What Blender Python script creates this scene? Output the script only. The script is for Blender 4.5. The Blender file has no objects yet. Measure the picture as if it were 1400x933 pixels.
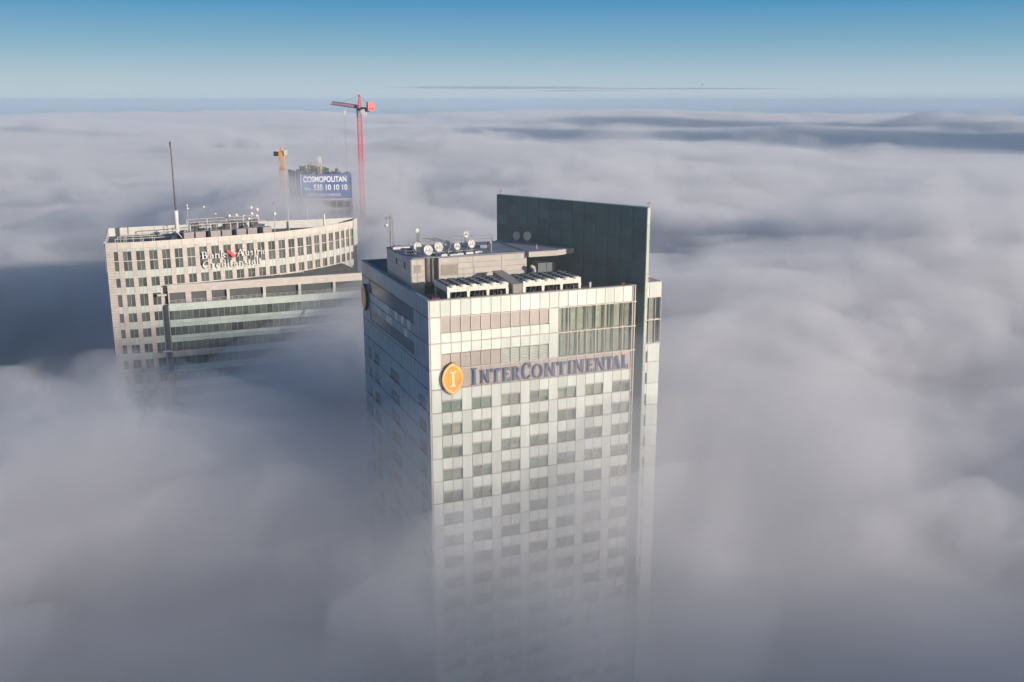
import bpy, bmesh, math, random
import numpy as np
from mathutils import Vector, Matrix

# ---------------------------------------------------------------- camera
SC = bpy.context.scene
COL = SC.collection
CAM_Z = 173.5
cam_data = bpy.data.cameras.new("camera")
cam_data.lens = 34.71
cam_data.sensor_width = 36.0
cam_data.clip_start = 0.5
cam_data.clip_end = 60000.0
cam = bpy.data.objects.new("camera", cam_data)
COL.objects.link(cam)
cam.location = (0, 0, CAM_Z)
cam.rotation_euler = (math.radians(90 - 13.756), 0, 0)
SC.camera = cam

# ---------------------------------------------------------------- sun and sky
SUN_AZ = math.radians(-35.0)          # direction towards the sun, from +X
SUN_EL = math.radians(12.0)
sv = Vector((math.cos(SUN_AZ) * math.cos(SUN_EL), math.sin(SUN_AZ) * math.cos(SUN_EL), math.sin(SUN_EL)))
world = bpy.data.worlds.new("World")
SC.world = world
world.use_nodes = True
wn = world.node_tree
bg = wn.nodes["Background"]
sky = wn.nodes.new("ShaderNodeTexSky")
sky.sky_type = 'NISHITA'
sky.sun_disc = False
sky.sun_elevation = SUN_EL
sky.sun_rotation = math.pi / 2 - SUN_AZ
sky.altitude = 150
sky.air_density = 1.0
sky.dust_density = 0.6
sky.ozone_density = 1.6
# the clear winter blue opposite the sun is deeper than the sky model's: blend towards a measured gradient by elevation
geo = wn.nodes.new("ShaderNodeTexCoord")
sep = wn.nodes.new("ShaderNodeSeparateXYZ")
wn.links.new(geo.outputs["Generated"], sep.inputs[0])
mr = wn.nodes.new("ShaderNodeMapRange")
mr.inputs["From Min"].default_value = -0.02; mr.inputs["From Max"].default_value = 0.38
wn.links.new(sep.outputs[2], mr.inputs["Value"])
ramp = wn.nodes.new("ShaderNodeValToRGB")
SKY = [(0.0, (.47, .58, .65)), (0.05, (.49, .60, .67)), (0.10, (.41, .55, .65)), (0.18, (.205, .41, .57)), (0.27, (.062, .285, .53)), (0.45, (.06, .22, .42)), (1.0, (.05, .13, .28))]
while len(ramp.color_ramp.elements) < len(SKY): ramp.color_ramp.elements.new(0.5)
for el_, (p_, c_) in zip(ramp.color_ramp.elements, SKY):
    el_.position = p_; el_.color = (*c_, 1)
wn.links.new(mr.outputs[0], ramp.inputs[0])
scl = wn.nodes.new("ShaderNodeVectorMath"); scl.operation = 'SCALE'; scl.inputs["Scale"].default_value = 1 / 0.12
wn.links.new(ramp.outputs[0], scl.inputs[0])
dot = wn.nodes.new("ShaderNodeVectorMath"); dot.operation = 'DOT_PRODUCT'; dot.inputs[1].default_value = sv
wn.links.new(geo.outputs["Generated"], dot.inputs[0])
away = wn.nodes.new("ShaderNodeMapRange")
away.inputs["From Min"].default_value = 0.75; away.inputs["From Max"].default_value = 0.1
away.inputs["To Min"].default_value = 0.0; away.inputs["To Max"].default_value = 0.92
wn.links.new(dot.outputs["Value"], away.inputs["Value"])
mix = wn.nodes.new("ShaderNodeMix"); mix.data_type = 'RGBA'
wn.links.new(away.outputs[0], mix.inputs[0]); wn.links.new(sky.outputs[0], mix.inputs[6]); wn.links.new(scl.outputs[0], mix.inputs[7])
wn.links.new(mix.outputs[2], bg.inputs[0])
bg.inputs[1].default_value = 0.12
sd = bpy.data.lights.new("sun", 'SUN')
sd.energy = 5.0
sd.angle = math.radians(0.5)
sd.color = (1.0, 0.89, 0.78)
sun = bpy.data.objects.new("sun", sd)
COL.objects.link(sun)
sun.rotation_euler = sv.to_track_quat('Z', 'Y').to_euler()
sun.location = (200, -150, 400)
SC.view_settings.view_transform = 'Standard'
SC.view_settings.look = 'None'
SC.view_settings.exposure = 0.0
SC.view_settings.gamma = 1.0
SC.view_settings.use_curve_mapping = False
SC.render.engine = 'CYCLES'
cy = SC.cycles
cy.max_bounces = 10
cy.volume_bounces = 6
cy.diffuse_bounces = 3
cy.glossy_bounces = 3
cy.transmission_bounces = 4
cy.transparent_max_bounces = 16
cy.use_adaptive_sampling = True
cy.adaptive_threshold = 0.05
cy.use_denoising = True
cy.sample_clamp_indirect = 6.0
cy.caustics_reflective = False
cy.caustics_refractive = False

# ---------------------------------------------------------------- helpers
def mesh_obj(name, verts, faces, mat=None, parent=None, smooth=False):
    me = bpy.data.meshes.new(name)
    me.from_pydata([tuple(v) for v in verts], [], faces)
    if mat is not None:
        me.materials.append(mat)
    if smooth:
        me.polygons.foreach_set("use_smooth", [True] * len(me.polygons))
    me.update()
    o = bpy.data.objects.new(name, me)
    COL.objects.link(o)
    if parent is not None:
        o.parent = parent
    return o

_mats = {}
def mat(name, color, rough=0.6, metal=0.0, var=0.08, dirt=0.12, scale=0.6, spec=0.4, streak=False, bump=0.0):
    """procedural paint, stone, metal: colour varies a little from piece to piece and with weather stains"""
    if name in _mats: return _mats[name]
    m = bpy.data.materials.new(name); m.use_nodes = True
    nt = m.node_tree; L = nt.links
    b = nt.nodes["Principled BSDF"]
    b.inputs["Roughness"].default_value = rough
    b.inputs["Metallic"].default_value = metal
    b.inputs["Specular IOR Level"].default_value = spec
    tc = nt.nodes.new("ShaderNodeTexCoord")
    mp = nt.nodes.new("ShaderNodeMapping"); L.new(tc.outputs["Object"], mp.inputs[0])
    if streak: mp.inputs["Scale"].default_value = (1, 1, 0.12)
    oi_ = nt.nodes.new("ShaderNodeObjectInfo")
    add = nt.nodes.new("ShaderNodeVectorMath"); add.operation = 'ADD'
    sc_ = nt.nodes.new("ShaderNodeMath"); sc_.operation = 'MULTIPLY'; sc_.inputs[1].default_value = 37.0
    L.new(oi_.outputs["Random"], sc_.inputs[0]); L.new(mp.outputs[0], add.inputs[0]); L.new(sc_.outputs[0], add.inputs[1])
    no = nt.nodes.new("ShaderNodeTexNoise"); no.inputs["Scale"].default_value = scale; no.inputs["Detail"].default_value = 3
    L.new(add.outputs[0], no.inputs["Vector"])
    f1 = nt.nodes.new("ShaderNodeMapRange"); f1.inputs["From Min"].default_value = 0.3; f1.inputs["From Max"].default_value = 0.7
    f1.inputs["To Min"].default_value = 1 - dirt; f1.inputs["To Max"].default_value = 1 + dirt * 0.4
    L.new(no.outputs[0], f1.inputs["Value"])
    f2 = nt.nodes.new("ShaderNodeMapRange"); f2.inputs["To Min"].default_value = 1 - var; f2.inputs["To Max"].default_value = 1 + var
    L.new(oi_.outputs["Random"], f2.inputs["Value"])
    mu = nt.nodes.new("ShaderNodeMath"); mu.operation = 'MULTIPLY'; L.new(f1.outputs[0], mu.inputs[0]); L.new(f2.outputs[0], mu.inputs[1])
    sv_ = nt.nodes.new("ShaderNodeVectorMath"); sv_.operation = 'SCALE'; sv_.inputs[0].default_value = color
    L.new(mu.outputs[0], sv_.inputs["Scale"])
    L.new(sv_.outputs[0], b.inputs["Base Color"])
    if bump > 0:
        bp = nt.nodes.new("ShaderNodeBump"); bp.inputs["Strength"].default_value = bump; bp.inputs["Distance"].default_value = 0.03
        L.new(no.outputs[0], bp.inputs["Height"]); L.new(bp.outputs[0], b.inputs["Normal"])
    _mats[name] = m
    return m

def glass(name, tint, refl=0.22, rough=0.03):
    if name in _mats: return _mats[name]
    m = bpy.data.materials.new(name); m.use_nodes = True
    nt = m.node_tree; L = nt.links
    nt.nodes.remove(nt.nodes["Principled BSDF"])
    out = nt.nodes["Material Output"]
    g = nt.nodes.new("ShaderNodeBsdfGlossy"); g.inputs["Roughness"].default_value = rough; g.inputs["Color"].default_value = (.9, .95, .93, 1)
    t = nt.nodes.new("ShaderNodeBsdfTransparent"); t.inputs["Color"].default_value = (*tint, 1)
    fr = nt.nodes.new("ShaderNodeFresnel"); fr.inputs[0].default_value = 1.5
    ad = nt.nodes.new("ShaderNodeMath"); ad.operation = 'ADD'; ad.use_clamp = True; ad.inputs[1].default_value = refl
    mx = nt.nodes.new("ShaderNodeMixShader")
    L.new(fr.outputs[0], ad.inputs[0]); L.new(ad.outputs[0], mx.inputs[0]); L.new(t.outputs[0], mx.inputs[1]); L.new(g.outputs[0], mx.inputs[2])
    L.new(mx.outputs[0], out.inputs["Surface"])
    _mats[name] = m
    return m

class MB:
    """collects shapes into one mesh"""
    def __init__(s): s.v = []; s.f = []; s.mi = []
    def add(s, vs, fs, mi=0):
        o = len(s.v); s.v += [tuple(p) for p in vs]; s.f += [tuple(i + o for i in f) for f in fs]; s.mi += [mi] * len(fs)
        return s
    def box(s, x0, x1, y0, y1, z0, z1, mi=0):
        return s.add([(x, y, z) for z in (z0, z1) for x, y in ((x0, y0), (x1, y0), (x1, y1), (x0, y1))],
                     [(3, 2, 1, 0), (4, 5, 6, 7), (0, 1, 5, 4), (1, 2, 6, 5), (2, 3, 7, 6), (3, 0, 4, 7)], mi)
    def prism(s, pts, z0, z1, mi=0):
        n = len(pts)
        return s.add([(x, y, z0) for x, y in pts] + [(x, y, z1) for x, y in pts],
                     [tuple(range(n))[::-1], tuple(range(n, 2 * n))] + [(i, (i + 1) % n, n + (i + 1) % n, n + i) for i in range(n)], mi)
    def xzprism(s, pts, y0, y1, mi=0):
        """outline in x,z extruded along y (front is y0); pts counter-clockwise seen from the front"""
        n = len(pts)
        return s.add([(x, y0, z) for x, z in pts] + [(x, y1, z) for x, z in pts],
                     [tuple(range(n)), tuple(range(n, 2 * n))[::-1]] + [(i, n + i, n + (i + 1) % n, (i + 1) % n) for i in range(n)], mi)
    def tube(s, a, b, r0, r1=None, n=8, mi=0):
        r1 = r0 if r1 is None else r1
        a = Vector(a); b = Vector(b); d = (b - a).normalized()
        x = d.orthogonal().normalized(); y = d.cross(x)
        vs = []
        for c, r in ((a, r0), (b, r1)):
            for k in range(n):
                t = 2 * math.pi * k / n
                vs.append(c + (x * math.cos(t) + y * math.sin(t)) * r)
        return s.add(vs, [tuple(range(n))[::-1], tuple(range(n, 2 * n))] + [(k, (k + 1) % n, n + (k + 1) % n, n + k) for k in range(n)], mi)
    def lathe(s, prof, axis_o, axis_d, n=20, mi=0):
        o = Vector(axis_o); d = Vector(axis_d).normalized(); x = d.orthogonal().normalized(); y = d.cross(x)
        vs = []
        for r, h in prof:
            for k in range(n):
                t = 2 * math.pi * k / n
                vs.append(o + d * h + (x * math.cos(t) + y * math.sin(t)) * max(r, 1e-4))
        fs = []
        for i in range(len(prof) - 1):
            for k in range(n):
                fs.append((i * n + k, i * n + (k + 1) % n, (i + 1) * n + (k + 1) % n, (i + 1) * n + k))
        return s.add(vs, fs, mi)
    def build(s, name, m, parent=None, loc=None, smooth=False, rot=None):
        me = bpy.data.meshes.new(name)
        me.from_pydata(s.v, [], s.f)
        for mm in (m if isinstance(m, (list, tuple)) else [m]): me.materials.append(mm)
        if any(s.mi): me.polygons.foreach_set("material_index", s.mi)
        if smooth: me.polygons.foreach_set("use_smooth", [True] * len(me.polygons))
        me.update()
        o = bpy.data.objects.new(name, me); COL.objects.link(o)
        if parent is not None: o.parent = parent
        if loc is not None: o.location = loc
        if rot is not None: o.rotation_euler = rot
        return o

_cache = {}
def piece(name, sx, sy, sz, m, parent, loc, label=None):
    """a box piece with its origin at the low left front corner; alike pieces share one mesh"""
    k = (name, round(sx, 3), round(sy, 3), round(sz, 3), m.name)
    if k not in _cache:
        c = min(0.012, sx * .2, sz * .2)
        q = MB(); b = c
        q.add([(b, 0, b), (sx - b, 0, b), (sx - b, 0, sz - b), (b, 0, sz - b), (0, b, 0), (sx, b, 0), (sx, b, sz), (0, b, sz),
               (0, sy, 0), (sx, sy, 0), (sx, sy, sz), (0, sy, sz)],
              [(0, 1, 2, 3), (0, 4, 5, 1), (1, 5, 6, 2), (2, 6, 7, 3), (3, 7, 4, 0), (4, 8, 9, 5), (5, 9, 10, 6), (6, 10, 11, 7), (7, 11, 8, 4), (8, 11, 10, 9)])
        me = bpy.data.meshes.new(name); me.from_pydata(q.v, [], q.f); me.materials.append(m); me.update()
        _cache[k] = me
    o = bpy.data.objects.new(name, _cache[k]); COL.objects.link(o)
    o.parent = parent; o.location = loc
    if label: o["label"] = label
    return o

def tag(o, label, cat, group=None, kind=None):
    o["label"] = label; o["category"] = cat
    if group: o["group"] = group
    if kind: o["kind"] = kind
    return o

def thing(name, label, cat, loc, rz=0.0, group=None):
    o = bpy.data.objects.new(name, None); COL.objects.link(o)
    o.empty_display_size = 0.5
    o.location = loc; o.rotation_euler = (0, 0, rz)
    return tag(o, label, cat, group)

def kids(o): return [c for c in bpy.data.objects if c.parent is o]
def copy_thing(o, loc, label, rz=None, scale=None):
    r = o.copy(); COL.objects.link(r); r.location = loc; r["label"] = label
    if rz is not None: r.rotation_euler = (0, 0, rz)
    if scale is not None: r.scale = (scale,) * 3
    for ch in kids(o):
        c = ch.copy(); COL.objects.link(c); c.parent = r
        for g in kids(ch):
            d = g.copy(); COL.objects.link(d); d.parent = c
    return r

rnd = random.Random(11)

# hotel frame: u along the sunny front, v into the building, w above the roof edge (z = 150)
HA = math.radians(22.0)
HO = Vector((-10.08, 116.08, 0))
HU = Vector((math.cos(HA), math.sin(HA), 0)); HV = Vector((-math.sin(HA), math.cos(HA), 0))
ROOF = 150.0
def W(u, v, w=0.0): return HO + HU * u + HV * v + Vector((0, 0, ROOF + w))

# ---------------------------------------------------------------- materials
M_white = mat("white_cladding", (.71, .73, .645), rough=.22, var=.08, dirt=.13, spec=.5, streak=True)
M_white_shade = mat("side_cladding_shade", (.18, .295, .37), rough=.18, var=.05, dirt=.12, spec=.5)  # white cladding with the side's blue shade put into its colour
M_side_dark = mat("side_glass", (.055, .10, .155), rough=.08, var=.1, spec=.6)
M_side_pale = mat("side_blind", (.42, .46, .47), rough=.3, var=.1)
M_brown = mat("brown_louvre", (.455, .39, .34), rough=.5, var=.06, dirt=.1)
M_rail = mat("rail", (.60, .52, .46), rough=.45, var=.03)
M_dark = mat("dark_backing", (.10, .105, .10), rough=.8)
M_room = mat("room", (.46, .46, .38), rough=.9, var=.3, dirt=.3, scale=.4)
M_blind = mat("green_blind", (.48, .60, .50), rough=.8, var=.2, dirt=.15, scale=2)
M_curtain = mat("pale_curtain", (.62, .65, .57), rough=.8, var=.2, dirt=.2, scale=1.5)
M_sheer = mat("grey_sheer", (.66, .64, .52), rough=.9, var=.15, dirt=.2)
M_glass = glass("window_glass", (.96, .97, .92), .12)
M_stone = mat("dark_green_stone", (.036, .108, .112), rough=.35, var=.11, dirt=.35, scale=.35, streak=True)
M_end = mat("pale_end_stone", (.44, .48, .40), rough=.5, var=.05)
M_deck = mat("roof_gravel", (.11, .11, .115), rough=.9, dirt=.4, scale=1.2, bump=.5)
M_roofskin = mat("roof_membrane", (.25, .26, .31), rough=.7, dirt=.25, scale=.5)
M_coping = mat("coping", (.42, .37, .33), rough=.5)
M_sheet = mat("beige_sheet_metal", (.46, .42, .375), rough=.45, var=.04, dirt=.12, streak=True)
M_louv2 = mat("taupe_louvre", (.30, .26, .22), rough=.6)
M_steel = mat("polished_flue", (.62, .56, .52), rough=.22, metal=.85, dirt=.2)
M_black = mat("black_metal", (.03, .03, .032), rough=.5)
M_cream = mat("cream_paint", (.70, .67, .58), rough=.4, var=.04, dirt=.15)
M_fan = mat("blue_black_fan", (.05, .065, .09), rough=.5)
M_dish = mat("white_dish", (.60, .585, .55), rough=.45, var=.04)
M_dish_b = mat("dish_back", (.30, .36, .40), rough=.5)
M_galv = mat("galvanised_steel", (.36, .36, .36), rough=.45, metal=.4)
M_red = mat("red_lamp_glass", (.60, .03, .04), rough=.3)
M_orange = mat("emblem_orange", (.85, .42, .06), rough=.4, var=0, dirt=.18, scale=.9)
M_creamline = mat("emblem_cream", (.85, .75, .58), rough=.45, var=0)
M_embside = mat("emblem_rim", (.045, .035, .03), rough=.5)
M_letter = mat("blue_letter_face", (.13, .17, .31), rough=.35, var=.15, dirt=.35, scale=1.1)
M_letside = mat("letter_return", (.36, .37, .38), rough=.35, metal=.2)
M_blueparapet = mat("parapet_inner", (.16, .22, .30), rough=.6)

# ---------------------------------------------------------------- ground
gm = mat("city_ground", (.07, .09, .09), rough=1.0, dirt=.4, scale=.002)
GR = 60000
g_ = mesh_obj("ground", [(-GR, -GR, 0), (GR, -GR, 0), (GR, GR, 0), (-GR, GR, 0)], [(0, 1, 2, 3)], gm)
g_["kind"] = "structure"

# ---------------------------------------------------------------- hotel tower
hotel = thing("hotel_tower", "pale glass clad hotel tower with tall dark green blade wall rising out of the fog", "skyscraper", HO, HA)
R0 = ROOF
def slab_u(v): return 29.62 - 0.4704 * (v + 0.1)
core_pts = [(0.13, 0.45), (28.2, 0.45), (28.2, 2.5), (slab_u(24.15) - .25, 24.15), (14.0, 33.5), (0.13, 33.5)]
MB().prism(core_pts, 0, R0 - 1.2).build("core", M_room, hotel)
q = MB().prism([(0.5, 0.6), (28.1, 0.6), (28.1, 2.45), (slab_u(24.15) - .3, 24.1), (13.9, 33.1), (0.5, 33.1)], R0 - 1.2, R0 - 1.17)
q.build("roof_deck", M_deck, hotel)
# parapet walls: inner faces and coping
q = MB()
q.box(0.13, 28.2, .45, .58, R0 - 1.2, R0 - .06)
q.box(0.13, .42, .58, 33.5, R0 - 1.2, R0 - .06)
q.box(.42, 14, 33.2, 33.5, R0 - 1.2, R0 - .06)
q.build("parapet", M_blueparapet, hotel)
q = MB(); q.box(-.08, 28.35, -.1, .62, R0 - .05, R0 + .02); q.build("coping", M_coping, hotel)
q = MB(); q.box(-.08, .5, .623, 33.6, R0 - .05, R0 + .02); q.box(.503, 14, 33.1, 33.6, R0 - .05, R0 + .02); q.build("coping", M_blueparapet, hotel)
PW = 1.312
def pu(i): return 0.2 + i * PW
G = .055
def cell(name, i, n, z0, z1, m, y=-.04, d=.12, parent=hotel):
    return piece(name, n * PW - G, d, z1 - z0 - .05, m, parent, (pu(i) + G / 2, y, R0 + z0 + .025))
L0, L1, L2, L3, L4 = 0.0, -2.15, -5.4, -8.66, -11.24
for i in range(21): cell("facade_panel", i, 1, L1 + .06, -.06, M_white)
for (top, bot, wtop) in ((L1, L2, True), (L2, L3, False)):
    cell("facade_panel", 0, 1, bot + .05, top - .06, M_white)
    cell("facade_panel", 12, 1, bot + .05, top - .06, M_white)
    for i in range(1, 12):
        if wtop:
            cell("louvre_panel", i, 1, -4.08, top - .08, M_brown, y=.03); cell("facade_panel", i, 1, bot + .05, -4.12, M_white)
        else:
            cell("facade_panel", i, 1, -6.72, top - .06, M_white)
            if i < 7: cell("louvre_panel", i, 1, bot + .05, -6.78, M_brown, y=.03)
            else:
                q = MB(); h = bot + .08
                while h < -6.85:
                    q.add([(0.06, .02, h), (PW - .12, .02, h), (PW - .12, .02, h + .07), (0.06, .02, h + .07), (0.06, .22, h + .05), (PW - .12, .22, h + .05), (PW - .12, .22, h + .12), (0.06, .22, h + .12)],
                          [(0, 1, 2, 3), (4, 7, 6, 5), (0, 4, 5, 1), (3, 2, 6, 7), (0, 3, 7, 4), (1, 5, 6, 2)])
                    h += .2
                q.build("louvre", M_white, hotel, loc=(pu(i), 0, R0))
    # tall glazed storeys on the right
    for i in range(13, 21):
        cell("window_pane", i, 1, bot + .1, top - .1, M_glass, y=.0, d=.03)
for (top, bot) in ((L1, L2), (L2, L3)):
    for i in range(13, 21):
        x = pu(i)
        piece("mullion", .07, .16, top - bot - .1, M_rail, hotel, (x - .035, -.1, R0 + bot + .05))
        piece("sheer", PW - .1, .02, top - bot - .25, M_sheer, hotel, (x + .05, .36, R0 + bot + .12))
        cw = rnd.uniform(.25, .8)
        piece("curtain", cw, .03, top - bot - .3, M_curtain if rnd.random() < .75 else M_blind, hotel, (x + rnd.uniform(.08, PW - cw - .08), .2, R0 + bot + .15))
        piece("inner_post", .1, .1, top - bot - .2, M_blind, hotel, (x + PW - .22, .3, R0 + bot + .1))
        if rnd.random() < .6:
            piece("inner_sash", PW - .45, .06, .12, M_white, hotel, (x + .12, .12, R0 + bot + rnd.choice((2.35, 2.6, 2.45))))
# sign storey: brownish panels
cell("facade_panel", 0, 1, L4 + .05, L3 - .06, M_white)
for i in range(1, 21): cell("louvre_panel", i, 1, L4 + .05, L3 - .08, M_brown, y=0)
# white bars between brown panels
for i in range(1, 13):
    piece("mullion", .075, .1, 1.75, M_rail, hotel, (pu(i) - .037, -.075, R0 - 3.95))
    piece("mullion", .075, .1, 1.9, M_rail, hotel, (pu(i) - .037, -.075, R0 - 8.6))
for i in range(1, 21): piece("mullion", .05, .1, 2.4, M_rail, hotel, (pu(i) - .025, -.07, R0 + L4 + .08))
FLOORS = 14; FH = 3.0
for k in range(FLOORS):
    top = L4 - k * FH; bot = top - FH
    for c_ in range(7):
        i = 3 * c_
        cell("pier_panel", i, 1, bot + .03, top - .05, M_white, y=-.035)
        for j in (1, 2):
            cell("spandrel_panel", i + j, 1, bot + 1.56, top - .05, M_white)
            cell("window_pane", i + j, 1, bot + .06, bot + 1.42, M_glass, y=.02, d=.03)
        x = pu(i + 1)
        piece("window_head", 2 * PW - .04, .12, .11, M_rail, hotel, (x + .02, -.075, R0 + bot + 1.44))
        piece("mullion", .05, .09, 1.38, M_rail, hotel, (pu(i + 2) - .025, -.05, R0 + bot + .05))
        style = rnd.random()
        for j in (1, 2):
            if k == 0 and c_ < 2: hh = 1.3 if c_ == 0 or rnd.random() < .8 else .5
            elif style < .3: hh = 0
            else: hh = rnd.choice((.35, .5, .6, .7, .9)) + rnd.uniform(-.05, .05)
            if (k * 7 + c_ * 3) % 5 < 3: piece("sheer", PW - .1, .02, 1.36, M_sheer, hotel, (pu(i + j) + .05, .3, R0 + bot + .06))
            if hh > 0:
                piece("blind", PW - .12, .02, hh, M_blind, hotel, (pu(i + j) + .06, .14 + .02 * j, R0 + bot + 1.42 - hh))
    if k > 0 or True:
        piece("floor_rail", 28.1, .1, .07, M_rail, hotel, (.15, -.09, R0 + top - .045))
for z in (L1, L2, L3):
    piece("floor_rail", 28.25, .16, .12, M_rail, hotel, (.1, -.13, R0 + z - .07))
# storeys below those that show through the fog
q = MB(); zb = L4 - FLOORS * FH
q.box(.2, 27.75, .1, .4, 0, R0 + zb, 0)
k = 0
while R0 + zb - (k + 1) * FH > 3:
    for c_ in range(7):
        q.box(pu(3 * c_ + 1) + .05, pu(3 * c_ + 3) - .05, .06, .1, R0 + zb - (k + 1) * FH + .06, R0 + zb - (k + 1) * FH + 1.4, 1)
    k += 1
o = q.build("lower_storey", [M_white, M_dark], hotel); o["kind"] = "stuff"
piece("corner_post", .16, .18, R0 - .1, M_rail, hotel, (-.02, -.1, 0))
for x in (27.78, 28.14): piece("edge_fin", .12, .5, R0 - .08, M_rail, hotel, (x, -.1, 0))
for z in (L1, L2, L3): piece("rail_bracket", .55, .5, .13, M_rail, hotel, (27.85, -.16, R0 + z - .08))
for z in (L1, L2, L3): piece("rail_bracket", .2, .22, .1, mat("rust", (.28, .10, .07)), hotel, (-.12, -.16, R0 + z - .06))
# shaded side face: one mesh of narrow panels
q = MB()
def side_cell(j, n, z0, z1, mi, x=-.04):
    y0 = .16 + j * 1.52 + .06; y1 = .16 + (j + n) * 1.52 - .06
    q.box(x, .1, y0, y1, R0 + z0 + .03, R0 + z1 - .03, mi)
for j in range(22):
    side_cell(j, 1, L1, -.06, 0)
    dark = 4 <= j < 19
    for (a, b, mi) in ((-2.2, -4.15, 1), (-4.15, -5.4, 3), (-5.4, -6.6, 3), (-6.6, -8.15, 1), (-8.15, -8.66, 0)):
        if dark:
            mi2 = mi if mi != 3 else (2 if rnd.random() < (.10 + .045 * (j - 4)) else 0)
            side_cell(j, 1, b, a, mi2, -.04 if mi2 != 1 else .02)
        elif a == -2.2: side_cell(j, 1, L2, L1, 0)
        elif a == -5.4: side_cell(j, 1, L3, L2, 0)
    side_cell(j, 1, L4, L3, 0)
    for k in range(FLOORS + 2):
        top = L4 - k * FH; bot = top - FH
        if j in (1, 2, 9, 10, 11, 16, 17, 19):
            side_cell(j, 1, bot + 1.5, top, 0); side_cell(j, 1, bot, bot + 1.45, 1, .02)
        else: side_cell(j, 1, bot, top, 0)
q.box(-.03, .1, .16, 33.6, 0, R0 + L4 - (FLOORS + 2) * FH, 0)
MB().box(.103, .128, .2, 33.5, 0, R0 - .08).build("side_backing", M_black, hotel)
o = q.build("side_panel", [M_white_shade, M_side_dark, M_side_pale, M_white_shade], hotel); o["kind"] = "stuff"
for z in [L1, L2, L3, L4] + [L4 - k * FH for k in range(1, 15)]:
    o = piece("side_rail", .12, 33.4, .08, M_black, hotel, (-.1, .16, R0 + z - .04))
# blade wall, with stone panels above the roof and pale end stones
t_ = 26.8; sd_ = Vector((-.4256, .9049, 0)); sn_ = Vector((-.9049, -.4256, 0))
s0 = Vector((29.62, -.1, 0)); s1 = s0 + sd_ * t_; th_ = .6
inner = [s0 - sn_ * .04, s0 - sn_ * th_, s1 - sn_ * th_, s1 - sn_ * .04]
inner = [inner[0] + sd_ * .1, inner[1] + sd_ * .1, inner[2], inner[3]]
blade = MB().prism([(p.x, p.y) for p in inner], 0, R0 + 9.96).build("blade_wall", M_stone, hotel)
blade["label"] = "tall dark green stone wall standing through the roof"
ang = math.atan2(sd_.y, sd_.x)
def blade_piece(name, s, w_, z, h, m):
    k = (name, round(w_, 3), round(h, 3))
    if k not in _cache:
        qq = MB(); qq.box(.02, w_ - .02, 0.0, .05, .02, h - .02)
        me = bpy.data.meshes.new(name); me.from_pydata(qq.v, [], qq.f); me.materials.append(m); me.update(); _cache[k] = me
    o = bpy.data.objects.new(name, _cache[k]); COL.objects.link(o); o.parent = blade
    p = s0 + sd_ * s + sn_ * (.012 + rnd.uniform(-.005, .005)); o.location = (p.x, p.y, z); o.rotation_euler = (rnd.uniform(-.002, .002), 0, ang)
    return o
for r_ in range(8):
    for c_ in range(13):
        blade_piece("stone_panel", .1 + c_ * 2.05, 2.05, R0 - 1.15 + r_ * 1.385, 1.385, M_stone)
for r_ in range(24):
    o = piece("end_stone", .6, .14, 2.12, M_end, blade, (0, 0, 0))
    p = s0 - sn_ * (th_ + .01); o.location = (s0.x, s0.y - .04, R0 + 9.96 - 2.15 * (r_ + 1)); o.rotation_euler = (0, 0, ang - math.pi / 2 )
MB().prism([(p.x, p.y) for p in [s0 + sn_ * .03 , s0 - sn_ * (th_ + .03), s1 - sn_ * (th_ + .03), s1 + sn_ * .03]], R0 + 9.963, R0 + 10.05).build("wall_cap", mat("cap_metal", (.25, .36, .36), rough=.4), blade)
# narrow wing to the right of the blade wall
wing = MB().prism([(30.45, 1.35), (32.75, 1.35), (32.75, 33.5), (15.2, 33.5)], 0, R0 - .5).build("wing", M_dark, hotel)
q = MB().prism([(30.4, 1.2), (32.85, 1.2), (32.85, 33.6), (15.1, 33.6)], R0 - .5, R0 + .02); q.build("wing_coping", M_coping, wing)
def wp(name, x0, x1, z0, z1, m, y=1.05, d=.2): return piece(name, x1 - x0 - .06, d, z1 - z0 - .06, m, wing, (x0 + .03, y, R0 + z0 + .03))
wp("facade_panel", 30.3, 30.95, -2.0, -.05, M_white); wp("facade_panel", 30.95, 32.8, -2.0, -.05, M_white)
for (a, b) in ((-2.1, -5.07), (-5.15, -8.34)):
    wp("window_pane", 30.3, 30.95, b, a, M_glass, 1.15, .03); wp("window_pane", 30.95, 31.9, b, a, M_glass, 1.15, .03); wp("window_pane", 31.9, 32.8, b, a, M_glass, 1.15, .03)
    wp("curtain", 31.1, 31.8, b, a, M_curtain, 1.25, .03)
    for x in (30.95, 31.9, 32.75): piece("mullion", .07, .14, a - b, M_rail, wing, (x - .03, 1.0, R0 + b))
for z in (L1 + .12, -5.11, -8.38): piece("floor_rail", 2.6, .2, .12, M_rail, wing, (30.25, .95, R0 + z - .06))
z = -8.45
for k in range(15):
    h = 2.5 if k == 0 else 3.0
    wp("facade_panel", 30.95, 32.8, z - h, z, M_white)
    wp("facade_panel", 30.3, 30.95, z - h + 1.5, z, M_white); wp("window_pane", 30.3, 30.95, z - h, z - h + 1.5, M_glass, 1.12, .03)
    z -= h
q = MB(); q.box(30.3, 32.8, 1.1, 1.34, 0, R0 + z - .05); o = q.build("lower_storey", M_white, wing); o["kind"] = "stuff"

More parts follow.
